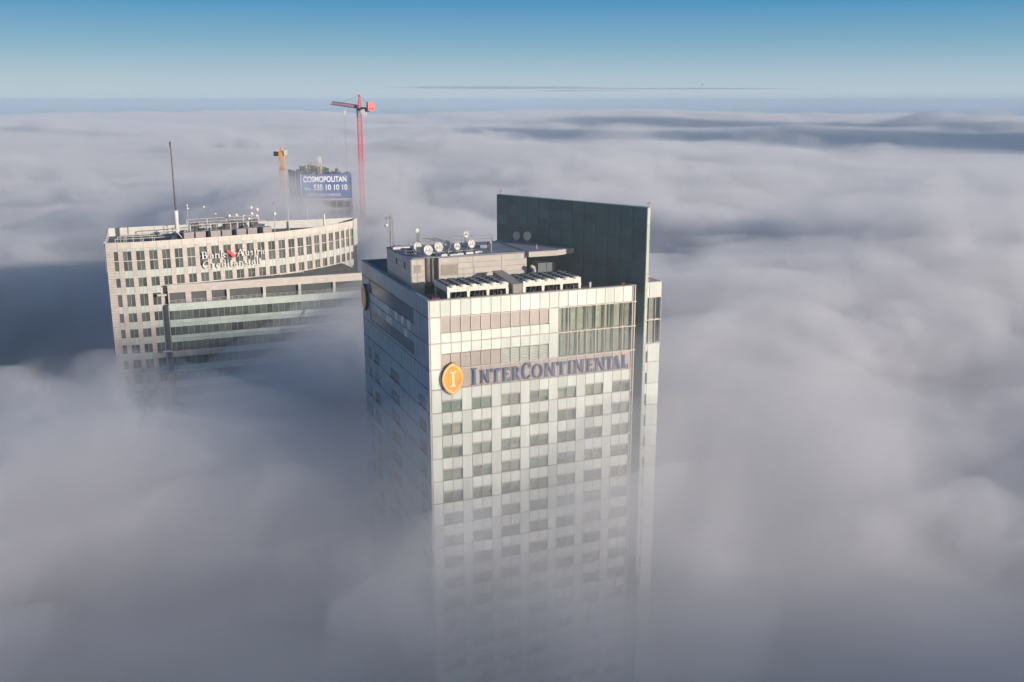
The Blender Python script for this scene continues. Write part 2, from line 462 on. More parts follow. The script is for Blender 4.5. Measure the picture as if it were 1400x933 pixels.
# plant room on the roof
B0 = R0 - 1.17; BT = R0 + 3.5
plant = MB().prism([(.95, 10.2), (2.7, 10.2), (2.7, 11.6), (4.65, 11.6), (4.65, 10.2), (17.1, 10.2), (17.1, 21.9), (.95, 21.9)], B0, BT - .06).build("plant_room", M_sheet, hotel)
rows = [(B0 + .03, R0 - .35), (R0 - .35, R0 + .4), (R0 + .4, R0 + 1.15), (R0 + 1.15, R0 + 1.9), (R0 + 1.9, R0 + 2.65), (R0 + 2.65, BT - .02)]
for (x0, x1) in ((.95, 1.75), (1.75, 2.7), (4.65, 7.3), (7.3, 9.4), (9.4, 13.45), (13.45, 17.1)):
    for (a, b) in rows: piece("wall_panel", x1 - x0 - .03, .08, b - a - .03, M_sheet, plant, (x0 + .015, 10.1, a + .015))
for k_, (x0, x1) in enumerate([(10.2 + 2.34 * i, 10.2 + 2.34 * (i + 1)) for i in range(5)]):
    for (a, b) in rows:
        o = piece("wall_panel", x1 - x0 - .03, .08, b - a - .03, M_sheet, plant, (.87, x1 - .015, a + .015)); o.rotation_euler = (0, 0, -math.pi / 2)
piece("wall_louvre", .92, .1, 1.0, M_louv2, plant, (1.32, 10.05, R0 + 1.7)); piece("wall_louvre", 2.3, .1, 1.35, M_louv2, plant, (4.98, 10.05, R0 + 1.18))
for y in (12.6, 16.5): piece("vent_hole", .08, .7, .8, M_black, plant, (.84, y, R0 + 1.9))
MB().prism([(.8, 10.02), (2.72, 10.02), (2.72, 11.5), (4.63, 11.5), (4.63, 10.02), (17.1, 10.02), (17.1, 22.0), (.8, 22.0)], BT - .058, BT).build("roof_membrane", M_roofskin, plant)
q = MB().prism([(17.13, 9.45), (21.2, 9.45), (23.95, 10.5), (slab_u(10.6) - .25, 10.6), (slab_u(21.9) - .25, 21.9), (17.13, 21.9)], R0 + 2.93, R0 + 3.62)
cano = q.build("canopy", M_sheet, plant)
MB().prism([(17.2, 9.6), (21.1, 9.6), (23.8, 10.65), (slab_u(10.8) - .4, 10.8), (slab_u(21.9) - .4, 21.8), (17.2, 21.8)], R0 + 3.622, R0 + 3.66).build("roof_membrane", M_roofskin, cano)
MB().box(1.2, 18.8, 10.3, 10.55, BT + .002, BT + .1).build("roof_kerb", M_roofskin, plant)
# flues in the recess
for (x, y, r, top) in ((3.36, 10.5, .25, 3.62), (4.02, 10.7, .17, 3.6)):
    MB().tube((x, y, R0 - .2), (x, y, R0 + top), r, n=20).build("flue", M_steel, plant, smooth=False)
for (x, y, r) in ((3.3, 10.5, .42), (4.05, 10.7, .26)):
    MB().tube((x, y, B0), (x, y, R0 - .1), r, n=20).build("flue_base", M_black, plant)

# ---------------------------------------------------------------- chillers
def chiller(u0, label, n=6):
    t = thing("chiller", label, "rooftop chiller", W(u0, 1.25, -1.17), HA, "chillers side by side on the hotel roof")
    Lx = 8.05; D = 5.2; H = 2.5
    q = MB()
    q.xzprism([(0, 1.78), (Lx, 1.78), (Lx, H), (0, H)], 0, .12)
    q.xzprism([(0, 1.78), (Lx, 1.78), (Lx, H), (0, H)], D - .12, D)
    q.box(0, .1, .12, D - .12, 1.78, H); q.box(Lx - .1, Lx, .12, D - .12, 1.78, H)
    q.build("casing", M_cream, t)
    for k in range(7):
        piece("casing_seam", .03, .02, .66, M_galv, t, (k * (Lx - .03) / 6, -.012, 1.81))
    for k in range(4):
        for y in (0, D - .15):
            x = k * (Lx - .34) / 3
            MB().xzprism([(x + .09, 0), (x + .27, 0), (x + .38, 1.776), (x - .02 if k else x, 1.776)], y, y + .14).build("leg", M_cream, t)
    q = MB()
    for k in range(12):  # slanted coils
        x = .35 + k * .62
        q.add([(x, .4, .35), (x + .1, .4, .35), (x + .4, .4, 1.7), (x + .3, .4, 1.7), (x, D - .4, .35), (x + .1, D - .4, .35), (x + .4, D - .4, 1.7), (x + .3, D - .4, 1.7)],
              [(0, 1, 2, 3), (4, 7, 6, 5), (0, 4, 5, 1), (3, 2, 6, 7), (0, 3, 7, 4), (1, 5, 6, 2)])
    q.build("coil", M_black, t)
    q = MB()
    for k in range(5):
        q.tube((.2, .5 + k * .35, .25 + .12 * (k % 2)), (Lx - .2, .5 + k * .35, .25 + .12 * (k % 2)), .05, n=6)
    for k in range(9): q.tube((.8 + k * .8, .4, .2), (.8 + k * .8, .42, .9 + .3 * (k % 3)), .045, n=6)
    q.build("pipe", M_galv, t)
    MB().box(.12, Lx - .12, .14, D - .14, H - .25, H - .16).build("fan_deck", M_fan, t)
    cowl = None
    nx, ny = 6, 4
    for a in range(nx):
        for b in range(ny):
            if cowl is None:
                q = MB(); q.lathe([(.60, 0), (.60, .1), (.54, .22), (.50, .22), (.50, 0)], (0, 0, 0), (0, 0, 1), 16)
                cme = q; fan = q.build("fan_cowl", M_fan, t, smooth=False)
                q = MB()
                for k in range(5):
                    an = k * 2 * math.pi / 5; c, s = math.cos(an), math.sin(an)
                    q.add([(.08 * c - .05 * s, .08 * s + .05 * c, .09), (.48 * c - .16 * s, .48 * s + .16 * c, .1), (.48 * c + .1 * s, .48 * s - .1 * c, .16), (.08 * c + .05 * s, .08 * s - .05 * c, .13)], [(0, 1, 2, 3)])
                q.tube((0, 0, .05), (0, 0, .18), .1, n=8)
                bl = q.build("fan_blade", M_galv, fan)
                cowl = (fan, bl)
                f = fan
            else:
                f = cowl[0].copy(); COL.objects.link(f); bb = cowl[1].copy(); COL.objects.link(bb); bb.parent = f
            f.location = (.72 + a * 1.325, .68 + b * 1.27, H - .1)
        o = MB().lathe([(.46, 0), (.46, .1), (.40, .24), (.02, .24)], (0, 0, 0), (0, 0, 1), 14).build("cowl_lit_front", M_cream, t, loc=(.72 + a * 1.325, .12, H - .1))  # sunlight on the front cowls, put in as cream caps
    return t
chiller(2.85, "long cream air chiller left of the covered duct, nearer the tower corner")
chiller(12.88, "long cream air chiller right of the covered duct, under the blade wall")
t = thing("duct_housing", "ribbed grey duct housing running between the two rooftop chillers", "duct", W(11.4, 1.0, -1.17), HA)
MB().add([(0, .0, 0), (1.3, .0, 0), (1.3, 7, 0), (0, 7, 0), (0, .0, 2.2), (1.3, .0, 2.2), (1.3, 7, 2.75), (0, 7, 2.75)],
         [(3, 2, 1, 0), (4, 5, 6, 7), (0, 1, 5, 4), (1, 2, 6, 5), (2, 3, 7, 6), (3, 0, 4, 7)]).build("housing", mat("duct_grey", (.36, .33, .31), rough=.5), t)
for k in range(6): piece("rib", .07, .06, 2.15, M_coping, t, (.08 + k * .22, -.062, .02))
MB().add([(-.08, -.12, 2.22), (1.38, -.12, 2.22), (1.38, 7.1, 2.79), (-.08, 7.1, 2.79), (-.08, -.12, 2.28), (1.38, -.12, 2.28), (1.38, 7.1, 2.85), (-.08, 7.1, 2.85)],
         [(3, 2, 1, 0), (4, 5, 6, 7), (0, 1, 5, 4), (1, 2, 6, 5), (2, 3, 7, 6), (3, 0, 4, 7)]).build("lid", mat("duct_lid", (.33, .29, .27), rough=.6), t)

t = thing("cable_tray", "thin grey cable trays crossing the plant room roof between the dishes", "cable tray", W(1.5, 10.8, 3.52), HA)
for (x0, y0, x1, y1) in ((.2, 3.2, 9.5, 3.2), (3.2, .4, 3.2, 3.1), (6.5, 1.0, 6.5, 3.1), (9.6, .8, 9.6, 9.5), (1.0, 3.4, 1.0, 9.0)):
    piece("tray", max(abs(x1 - x0), .22), max(abs(y1 - y0), .22), .09, M_galv, t, (x0, y0, .06))
    for k in range(4): piece("tray_foot", .12, .12, .055, M_black, t, (x0 + (x1 - x0) * (k + .3) / 4, y0 + (y1 - y0) * (k + .3) / 4 + .05, 0))
t = thing("roof_hatch", "low grey hatch in the middle of the plant room roof", "hatch", W(12.6, 16.0, 3.5), HA)
MB().box(0, 1.2, 0, 1.0, 0, .32).build("kerb", M_roofskin, t); MB().box(-.05, 1.25, -.05, 1.05, .322, .38).build("lid", M_galv, t)
t = thing("roof_railing", "low steel railing along the back edge of the plant room roof", "railing", W(1.0, 21.5, 3.5), HA)
for z in (.5, 1.0): MB().tube((3, 0, z), (15.5, 0, z), .03, n=6).build("rail", M_galv, t)
for k in range(9): MB().tube((3 + k * 1.56, 0, 0), (3 + k * 1.56, 0, 1.0), .03, n=6).build("post", M_galv, t)

# ---------------------------------------------------------------- dishes
def dish(label, u, v, zc, r, yaw, tilt, stand_z, group="satellite dishes on the hotel roof", flip=False):
    """yaw: facing direction in the hotel frame from -v (towards the street), degrees towards +u"""
    t = thing("satellite_dish", label, "satellite dish", W(u, v, stand_z), HA, group)
    a = math.radians(yaw); e = math.radians(tilt)
    d = Vector((math.sin(a) * math.cos(e), -math.cos(a) * math.cos(e), math.sin(e)))
    c = Vector((0, 0, zc - stand_z))
    prof = [(r * k / 6, .26 * r * (k / 6) ** 2) for k in range(7)]
    back = [(r * k / 6, .26 * r * (k / 6) ** 2 - .05 * r - .02) for k in range(6, -1, -1)]
    q = MB(); q.lathe(prof, c, d, 24, 0); q.lathe([prof[-1], back[0]], c, d, 24, 1); q.lathe(back, c, d, 24, 1)
    q.build("reflector", [M_dish, M_dish_b], t, smooth=True)
    f = c + d * r * .85; x = d.cross(Vector((0, 0, 1))).normalized(); y = x.cross(d)
    q = MB()
    for s in (-1, 1, 0): q.tube(c + (x * s * .86 + (y * -.5 if s else y * .98)) * r + d * .24 * r, f, .025, n=5)
    q.build("feed_arm", M_galv, t)
    MB().tube(f - d * .12, f + d * .1, .1, .07, n=8).build("feed_horn", M_dish, t)
    q = MB(); q.tube((0, 0, 0), c - d * .25 * r + Vector((0, 0, -.1)), .07, n=8); q.tube(c - d * .3 * r, c - d * .03, .1, n=8)
    for s in (-1, 1): q.tube((s * r * .6, r * .3, 0), c - d * .2 * r, .035, n=5)
    q.build("mount", M_galv, t)
    return t
RZ = 3.5
dish("low white dish half shaded, nearest the lattice mast", 2.36, 12.0, 4.77, .63, 20, 12, RZ)
dish("large white dish directly above the flue pipes", 3.44, 10.8, 4.44, .67, 12, 18, RZ)
dish("large white dish right of the one above the flues", 5.12, 11.6, 4.66, .66, 14, 16, RZ)
dish("dish seen from the side with a shaded blue-grey face", 6.77, 12.5, 4.75, .64, -65, 10, RZ)
dish("smaller white dish just right of the edge-on dish", 7.99, 12.5, 4.49, .5, 18, 14, RZ)
dish("small round dish raised on a tall white stand", 9.81, 14.0, 5.86, .45, 15, 2, RZ)
dish("white dish below and right of the raised one", 10.19, 13.0, 4.65, .56, 14, 10, RZ)
dish("left dish of the shaded pair before the dark wall", 18.9, 18.3, 4.65, .58, 5, 8, 3.66, "shaded pair of dishes by the blade wall")
dish("right dish of the shaded pair before the dark wall", 19.95, 16.9, 4.74, .62, 5, 8, 3.66, "shaded pair of dishes by the blade wall")

def lattice(q, x, y, z0, z1, w, step, r=.03, w1=None):
    w1 = w if w1 is None else w1
    n = max(1, int(round((z1 - z0) / step)))
    cs = [(-1, -1), (1, -1), (1, 1), (-1, 1)]
    def pt(i, k):
        f = k / n; ww = (w + (w1 - w) * f) / 2
        return Vector((x + cs[i][0] * ww, y + cs[i][1] * ww, z0 + (z1 - z0) * f))
    for i in range(4): q.tube(pt(i, 0), pt(i, n), r, n=5)
    for k in range(n):
        for i in range(4):
            j = (i + 1) % 4
            q.tube(pt(i, k), pt(j, k + 1) if k % 2 else pt(j, k + 1), r * .65, n=4)
            q.tube(pt(i, k + 1), pt(j, k + 1), r * .65, n=4)
t = thing("lattice_mast", "slim steel lattice mast with side brackets on the left end of the plant room", "antenna mast", W(1.45, 21.2, RZ), HA)
q = MB(); lattice(q, 0, 0, 0, 4.3, .42, .5, .035, .3); q.build("lattice", M_galv, t)
q = MB(); q.tube((0, 0, 4.3), (.02, 0, 4.9), .04, n=6); q.tube((0, 0, 4.1), (-.75, 0, 4.1), .05, n=6); q.tube((0, 0, 2.1), (-.62, 0, 2.1), .05, n=6); q.tube((-.6, 0, 2.0), (-.6, 0, 4.35), .035, n=6); q.tube((-.75, 0, 3.8), (-.75, 0, 4.3), .06, n=6)
q.build("bracket", M_galv, t)
MB().lathe([(.02, .1), (.2, .05), (.26, -.05), (.2, -.1), (.02, -.12)], (-.75, -.05, 3.1), (-.4, -1, 0), 12).build("antenna", M_dish, t, smooth=True)
q = MB(); q.tube((0, 0, 2.4), (2.6, -1, .1), .012, n=4); q.tube((0, 0, 2.0), (.9, -1.2, .1), .012, n=4); q.tube((0, 0, 2.2), (-.5, 1.2, .1), .012, n=4); q.build("guy_wire", M_galv, t)
t = thing("lattice_mast", "short lattice mast with a pale drum dish behind the shaded dish", "antenna mast", W(4.85, 19.8, RZ), HA)
q = MB(); lattice(q, 0, 0, 0, 2.4, .3, .4, .03, .2); q.tube((.2, 0, 0), (.2, 0, 2.8), .04, n=6); q.build("lattice", M_galv, t)
MB().lathe([(.02, .1), (.3, .08), (.3, -.1), (.02, -.14)], (-.18, -.1, 2.4), (.1, -1, 0), 14).build("antenna", M_dish, t)
t = thing("whip_antenna", "thin whip aerial standing between the short mast and the pipe frame", "aerial", W(5.12, 18.0, RZ), HA)
MB().tube((0, 0, 0), (0, 0, 2.2), .03, .015, n=6).build("rod", M_galv, t); MB().box(-.12, .02, -.03, .03, 1.95, 2.1).build("clamp", M_galv, t)
t = thing("pipe_frame", "slanting steel pipe frame behind the row of white dishes", "steel frame", W(5.5, 18.6, RZ), HA)
for (a, b) in (((0, 0, 1.45), (1.9, -2.4, 1.1)), ((1.2, 0, 1.4), (2.6, -2.6, 1.05))): MB().tube(a, b, .045, n=6).build("top_rail", M_galv, t)
for (a) in ((0, 0, 1.45), (.6, -.8, 1.35), (1.2, 0, 1.4), (1.9, -1.2, 1.25), (1.9, -2.4, 1.1), (2.6, -2.6, 1.05)): MB().tube((a[0], a[1], 0), a, .035, n=6).build("post", M_galv, t)
t = thing("equipment_cabinet", "small cream cabinet with dark grilles beside the low shaded dish", "cabinet", W(1.25, 13.3, RZ), HA)
MB().box(0, 1.1, 0, .8, .12, .72).build("casing", M_cream, t)
for k in range(3): piece("grille", .22, .03, .32, M_black, t, (.12 + .32 * k, -.02, .26))
MB().box(.1, .9, .1, .7, .725, .9).build("fan_box", M_fan, t)
for k, (u_, v_, lx, nm) in enumerate(((5.2, 10.5, .8, "first from the flues"), (6.4, 10.6, 1.0, "second from the flues"), (7.6, 11.2, .9, "third from the flues"), (9.0, 11.6, 1.0, "fourth from the flues"), (10.4, 11.9, .95, "last of its row, by the lamp post"))):
    t = thing("skylight", "low white roof box, " + nm, "roof box", W(u_, v_, BT - R0 + .1 if v_ < 10.6 else BT - R0), HA, "low white boxes along the plant room edge")
    MB().box(0, lx, 0, .8, 0, .25).build("kerb", M_dish, t); MB().box(lx * .15, lx * .5, .1, .6, .252, .36).build("flap", M_fan, t)
t = thing("skylight", "long pale box at the back left corner of the plant room roof", "roof box", W(1.1, 19.3, RZ), HA)
MB().box(0, 2.4, 0, 1.2, 0, .3).build("kerb", M_dish, t); MB().box(.3, 1.4, .2, .9, .302, .42).build("flap", M_roofskin, t)
t = thing("roof_lamp", "slim lamp post standing on the plant room's front edge", "lamp post", W(12.86, 12.4, RZ), HA)
MB().tube((0, 0, 0), (0, 0, 1.35), .035, n=6).build("post", M_cream, t); MB().lathe([(.01, .22), (.11, .15), (.13, 0), (.01, -.05)], (-.1, 0, 1.25), (0, 0, 1), 8).build("lamp_head", M_dish, t)
t = thing("vent_pipe", "dark bent vent pipe beside the lamp post", "vent pipe", W(13.1, 14.2, RZ), HA)
q = MB(); q.tube((0, 0, 0), (-.08, 0, 1.0), .11, .08, n=8); q.tube((-.08, 0, .95), (-.08, -.3, 1.1), .09, n=8); q.build("pipe", M_black, t)
t = thing("vent_pipe", "small pale vent on the shaded canopy before the dark wall", "vent pipe", W(19.2, 11.6, 3.66), HA)
q = MB(); q.tube((0, 0, 0), (0, 0, .45), .05, n=8); q.lathe([(.01, .15), (.09, 0), (.01, -.02)], (0, 0, .45), (0, 0, 1), 8); q.build("pipe", M_dish, t)
t = thing("water_tank", "grey boxed water tank in the shade under the canopy", "tank", W(19.6, 12.0, -1.17), HA)
tm = mat("tank_grey", (.13, .16, .17), rough=.5)
MB().box(0, 2.6, 0, 2, .15, 2.75).build("shell", tm, t); MB().box(1.25, 1.32, -.03, 0, .2, 2.7).build("seam", M_black, t)
for x in (.1, 2.3): MB().box(x, x + .2, .1, 1.9, 0, .147).build("foot", M_galv, t)
t = thing("vent_elbow", "silver bent air duct where the plant room ends under the canopy", "duct", W(17.5, 9.0, -1.17), HA)
q = MB()
pts = [Vector((0.45 - .62 * math.cos(k * math.pi / 12), 0, 2.2 + .62 * math.sin(k * math.pi / 12))) for k in range(5, 13)]
pts = [Vector((-.25 + .5 * math.sin(k * math.pi / 14), 0, 2.35 + .55 * math.cos(k * math.pi / 14))) for k in range(0, 8)] + [Vector((.27, 0, 1.6)), Vector((.3, 0, 0))]
for a, b in zip(pts, pts[1:]): q.tube(a, b, .26, n=12)
q.build("bend", mat("silver_duct", (.6, .6, .58), rough=.3, metal=.6), t)
t = thing("vent_pipe", "short white vent drum behind the parapet at its right part", "vent pipe", W(22.35, 1.5, -1.17), HA)
q = MB(); q.tube((0, 0, 0), (0, 0, 1.62), .17, n=12); q.lathe([(.19, 0), (.19, .08), (.02, .12)], (0, 0, 1.62), (0, 0, 1), 12); q.build("drum", M_dish, t)
t = thing("whip_antenna", "thin aerial rising between the left chiller's fans and the plant room", "aerial", W(9.0, 8.6, -1.17), HA)
MB().tube((0, 0, 0), (0, 0, 3.6), .03, .02, n=5).build("rod", M_black, t); MB().box(-.2, .2, -.2, .2, 0, .1).build("foot", M_galv, t)
def beacon(label, loc, h=.45):
    t = thing("warning_light", label, "warning light", loc, HA, "red aviation warning lights")
    MB().tube((0, 0, 0), (0, 0, h), .03, n=6).build("post", M_galv, t)
    MB().tube((-.2, 0, h), (.2, 0, h), .03, n=6).build("arm", M_galv, t)
    for s in (-1, 1): MB().lathe([(.02, .18), (.07, .15), (.08, .02), (.02, 0)], (s * .15, 0, h), (0, 0, 1), 8).build("lamp", M_red, t)
beacon("red twin warning light at the far end of the blade wall", W(s1.x + .4, s1.y - .5, 10.05))
beacon("red twin warning light above the pale edge of the blade wall", W(s0.x + .25, s0.y + .3, 10.05))
beacon("small red warning light on the parapet's far left corner", W(.2, 31.2, .02), .25)
beacon("red warning light on the wing right of the blade wall", W(31.0, 1.7, .02), .3)
beacon("tiny warning light on the parapet just left of the blade wall", W(26.6, .35, .02), .2)
t = thing("vent_pipe", "pale pipe with a red valve on the right hand wing", "vent pipe", W(31.4, 2.2, .02), HA)
MB().tube((0, 0, 0), (0, 0, .9), .07, n=8).build("pipe", M_dish, t); MB().tube((-.25, 0, .2), (.35, 0, .2), .09, n=8).build("valve", M_red, t)
t = thing("pipework", "thin red pipes bent over the gravel by the near roof corner", "pipes", W(1.0, 1.5, -1.17), HA)
q = MB(); rp = mat("red_pipe", (.42, .10, .12), rough=.4)
for a, b in (((0, .2, .9), (.5, .2, 1.15)), ((.5, .2, 1.15), (1.0, .2, .9)), ((.5, .2, 1.15), (.5, 1.4, 1.1)), ((1.0, .2, .9), (1.2, 1.2, 1.2)), ((0, .2, .9), (0, .2, 0)), ((1.0, .2, .9), (1.0, .2, 0)), ((1.2, 1.2, 1.2), (1.2, 1.2, 0)), ((.5, 1.4, 1.1), (.5, 1.4, 0))): q.tube(a, b, .05, n=6)
q.build("red_pipe", rp, t)

# ---------------------------------------------------------------- lettering
def rect(x0, x1, z0, z1): return [(x0, z0), (x1, z0), (x1, z1), (x0, z1)]
def ring(cx, cz, rx, rz, a0, a1, tx, tz, n=16):
    a0, a1 = math.radians(a0), math.radians(a1)
    P = [(cx + rx * math.cos(a0 + (a1 - a0) * k / n), cz + rz * math.sin(a0 + (a1 - a0) * k / n)) for k in range(n + 1)]
    Q = [(cx + (rx - tx) * math.cos(a0 + (a1 - a0) * k / n), cz + (rz - tz) * math.sin(a0 + (a1 - a0) * k / n)) for k in range(n + 1)]
    return [[P[k], P[k + 1], Q[k + 1], Q[k]] for k in range(n)]
def stem(x, w, top=1.0, s=.11, tops=True):
    r = [rect(x - w / 2, x + w / 2, 0, top), rect(x - w / 2 - s, x + w / 2 + s, 0, .055)]
    if tops: r.append(rect(x - w / 2 - s, x + w / 2 + s, top - .055, top))
    return r
def glyph(c):
    """width and outlines of a roman serif letter of height 1"""
    X = .62
    if c == 'I': return .46, stem(.23, .19)
    if c == 'N': return 1.0, stem(.16, .08) + stem(.84, .08) + [[(.06, 1), (.80, 0), (.90, 0), (.90, .04), (.24, 1)]]
    if c == 'T': return .9, stem(.45, .18, tops=False) + [rect(.02, .88, .93, 1)] + [[(.02, .74), (.07, .74), (.13, .93), (.02, .93)], [(.83, .74), (.88, .74), (.88, .93), (.77, .93)]]
    if c == 'E': return .8, stem(.2, .18) + [rect(.2, .74, .94, 1), rect(.2, .78, 0, .06), rect(.2, .58, .49, .55)] + [rect(.69, .74, .76, .94), rect(.73, .78, .06, .26), rect(.55, .59, .4, .64)]
    if c == 'R': return .95, stem(.2, .17) + [rect(.2, .45, .94, 1), rect(.2, .45, .46, .52)] + ring(.45, .73, .28, .27, -90, 90, .15, .06) + [[(.38, .48), (.54, .48), (.95, 0), (.74, 0)]]
    if c == 'C': return 1.0, ring(.54, .5, .5, .52, 48, 312, .17, .06, 20) + [rect(.84, .9, .68, .96), rect(.85, .9, .1, .25)]
    if c == 'O': return 1.1, ring(.55, .5, .52, .52, 0, 360, .17, .055, 26)
    if c == 'A': return 1.0, [[(.06, 0), (.14, 0), (.52, 1), (.44, 1)], [(.70, 0), (.92, 0), (.56, 1), (.42, 1)], rect(.26, .74, .32, .38), rect(-.02, .24, 0, .05), rect(.6, 1.02, 0, .05)]
    if c == 'L': return .8, stem(.2, .18) + [rect(.2, .78, 0, .06), rect(.72, .78, .06, .3)]
    if c == 'B': return .85, stem(.2, .17) + ring(.42, .75, .27, .25, -90, 90, .15, .07) + ring(.44, .26, .33, .26, -90, 90, .17, .07) + [rect(.2, .44, .93, 1), rect(.2, .44, .48, .54), rect(.2, .44, 0, .07)]
    if c == 'a': return .62, ring(.27, .2, .24, .21, 30, 330, .13, .07) + [rect(.42, .56, .04, X - .14), rect(.42, .66, 0, .05)] + ring(.33, X - .2, .23, .2, 0, 160, .1, .08)
    if c == 'n': return .72, stem(.15, .13, X, .08) + stem(.58, .13, X - .16, .08, False) + ring(.38, X - .22, .265, .22, 0, 150, .12, .09)
    if c == 'u': return .72, [rect(.08, .21, .2, X), rect(.0, .21, X - .05, X), rect(.5, .63, 0, X), rect(.42, .63, X - .05, X), rect(.5, .72, 0, .05)] + ring(.35, .22, .27, .22, 180, 320, .12, .09)
    if c == 'k': return .75, stem(.15, .13, 1.0, .08, False) + [[(.2, .26), (.3, .26), (.64, X), (.54, X)], [(.28, .36), (.38, .42), (.74, 0), (.54, 0)], rect(.44, .74, X - .05, X), rect(.46, .8, 0, .05)]
    if c == 's': return .5, ring(.25, X - .17, .2, .17, 30, 270, .1, .08) + ring(.25, .17, .22, .17, -150, 90, .1, .08)
    if c == 't': return .42, [rect(.12, .25, .06, .84), rect(0, .4, X - .06, X)] + ring(.28, .14, .16, .14, 180, 330, .1, .07)
    if c == 'r': return .5, stem(.15, .13, X, .08) + ring(.36, X - .2, .2, .2, 40, 160, .1, .11)
    if c == 'i': return .3, stem(.15, .13, X, .08) + [rect(.08, .22, .78, .92)]
    if c == 'l': return .3, stem(.15, .13, 1.0, .08, False) + [rect(.02, .15, .95, 1)]
    if c == 'e': return .6, ring(.3, .31, .28, .31, 5, 320, .14, .07) + [rect(.08, .56, .32, .38)]
    if c == 'd': return .72, ring(.3, .31, .28, .31, 20, 340, .14, .07) + [rect(.48, .61, 0, 1), rect(.38, .61, .95, 1), rect(.5, .72, 0, .05)]
def letter(name, c, x0, x1, z0, h, y0, depth, mats, parent, loc=(0, 0, 0), rot=0.0):
    w, polys = glyph(c)
    q = MB()
    s = (x1 - x0) / w
    for k, P in enumerate(polys):
        o = len(q.v); y = y0 - .0017 * (k % 7)
        PP = [(x0 + x * s, z0 + z * h) for x, z in P]
        A_ = sum(PP[i][0] * PP[(i + 1) % len(PP)][1] - PP[(i + 1) % len(PP)][0] * PP[i][1] for i in range(len(PP)))
        if A_ < 0: PP = PP[::-1]
        n = len(PP)
        q.add([(x, y, z) for x, z in PP] + [(x, y0 + depth, z) for x, z in PP], [tuple(range(n))], 0)
        q.f += [tuple(o + n + i for i in range(n))[::-1]] + [(o + i, o + n + i, o + n + (i + 1) % n, o + (i + 1) % n) for i in range(n)]
        q.mi += [0] + [1] * n
    o = q.build(name, mats, parent, loc=loc, rot=(0, 0, rot))
    return o

sign = thing("hotel_sign", "long row of blue serif letters reading InterContinental under the top storeys of the hotel", "sign", W(5.4, 0, -11.0), HA)
spans = [('I', 5.45, 6.1, 1), ('N', 6.6, 7.85, 0), ('T', 8.1, 9.3, 0), ('E', 9.6, 10.5, 0), ('R', 10.85, 12.05, 0), ('C', 12.2, 13.45, 1), ('O', 13.65, 15.1, 0),
         ('N', 15.35, 16.85, 0), ('T', 17.15, 18.4, 0), ('I', 18.68, 19.15, 0), ('N', 19.45, 20.95, 0), ('E', 21.3, 22.3, 0), ('N', 22.55, 24.0, 0), ('T', 24.15, 25.1, 0), ('A', 25.15, 26.3, 0), ('L', 26.5, 27.3, 0)]
for c, a, b, big in spans:
    letter("letter", c, a - 5.4, b - 5.4, 0.03, 2.1 if big else 1.78, -.36, .2, [M_letter, M_letside], sign)
def lens_pts(hw, hh, n=14):
    """pointed oval made of two arcs"""
    R_ = (hw * hw + hh * hh) / (2 * hw); a = math.asin(hh / R_)
    P = [(hw - R_ + R_ * math.cos(-a + 2 * a * k / n), R_ * math.sin(-a + 2 * a * k / n)) for k in range(n + 1)]
    Q = [(-x, -z) for x, z in P]
    return P[:-1] + Q[:-1]
def emblem(label, loc, rz):
    t = thing("emblem", label, "sign", loc, rz)
    q = MB(); q.xzprism(lens_pts(1.42, 2.05), -.50, -.12, 0); q.mi[0] = 1
    q.build("body", [M_embside, M_orange], t)
    P, Q = lens_pts(1.26, 1.85), lens_pts(1.17, 1.73)
    n = len(P); q = MB()
    q.add([(x, -.513, z) for x, z in P] + [(x, -.513, z) for x, z in Q], [(i, (i + 1) % n, n + (i + 1) % n, n + i) for i in range(n)])
    q.build("border_line", M_creamline, t)
    q = MB()
    q.xzprism([(-.16, -.92), (.16, -.92), (.15, .78), (-.15, .78)], -.53, -.501)
    for s in (-1, 1):
        pts = [(-.36, s * .95), (.36, s * .95), (.34, s * .86), (.15, s * .74), (-.15, s * .74), (-.34, s * .86)]
        if s > 0: pts = [(-.46, 1.02), (-.36, .74), (.36, .74), (.46, 1.02), (.3, .9), (-.3, .9)]
        if s < 0: pts = [(-.42, -1.0), (.42, -1.0), (.34, -.86), (.14, -.76), (-.14, -.76), (-.34, -.86)]
        q.xzprism(pts, -.533, -.504)
    q.build("letter", M_creamline, t)
    q = MB()
    for z in (-1, 1): q.box(-.3, .3, -.12, .04, z - .06, z + .06)
    q.build("bracket", M_black, t)
    return t
emblem("orange pointed oval emblem with a cream letter I on the sunny front", W(2.86, 0, -9.85), HA)
emblem("dark pointed oval emblem seen edge-on at the far end of the shaded side", W(0, 31.0, -5.2), HA - math.pi / 2)

# ---------------------------------------------------------------- office tower with the bowed front
M_pink = mat("pink_stone", (.57, .485, .43), rough=.7, var=.05, dirt=.14)
M_mint = mat("mint_panel", (.50, .55, .49), rough=.3, var=.07, dirt=.1)
M_cap = mat("cap_panel", (.58, .52, .46), rough=.5, var=.04)
M_oglass = mat("office_glass", (.11, .125, .11), rough=.12, var=.35, dirt=.3, scale=.25, spec=.6)
M_pale = mat("pale_metal", (.55, .53, .49), rough=.5)
M_greyroof = mat("office_roof", (.16, .15, .15), rough=.9, dirt=.35, scale=.5)
heads = [10, 16, 22, 27, 30, 31.5, 31.5, 31.5, 31.5, 31.5, 32, 33.5, 36, 39, 42.5, 46.5, 50, 53.5, 56.5, 59.5, 61.5, 63.5, 65, 66, 67]
lens_ = [2.95] + [3.2] * 10 + [3.12] * 10 + [3.0, 2.7, 2.5, 2.3]
OB = Vector((-104.4, 251.8, 0))
office = thing("office_tower", "pink stone and mint glass office tower with a bowed front, left of the hotel", "office building", OB)
op = [Vector((0, 0, 0))]
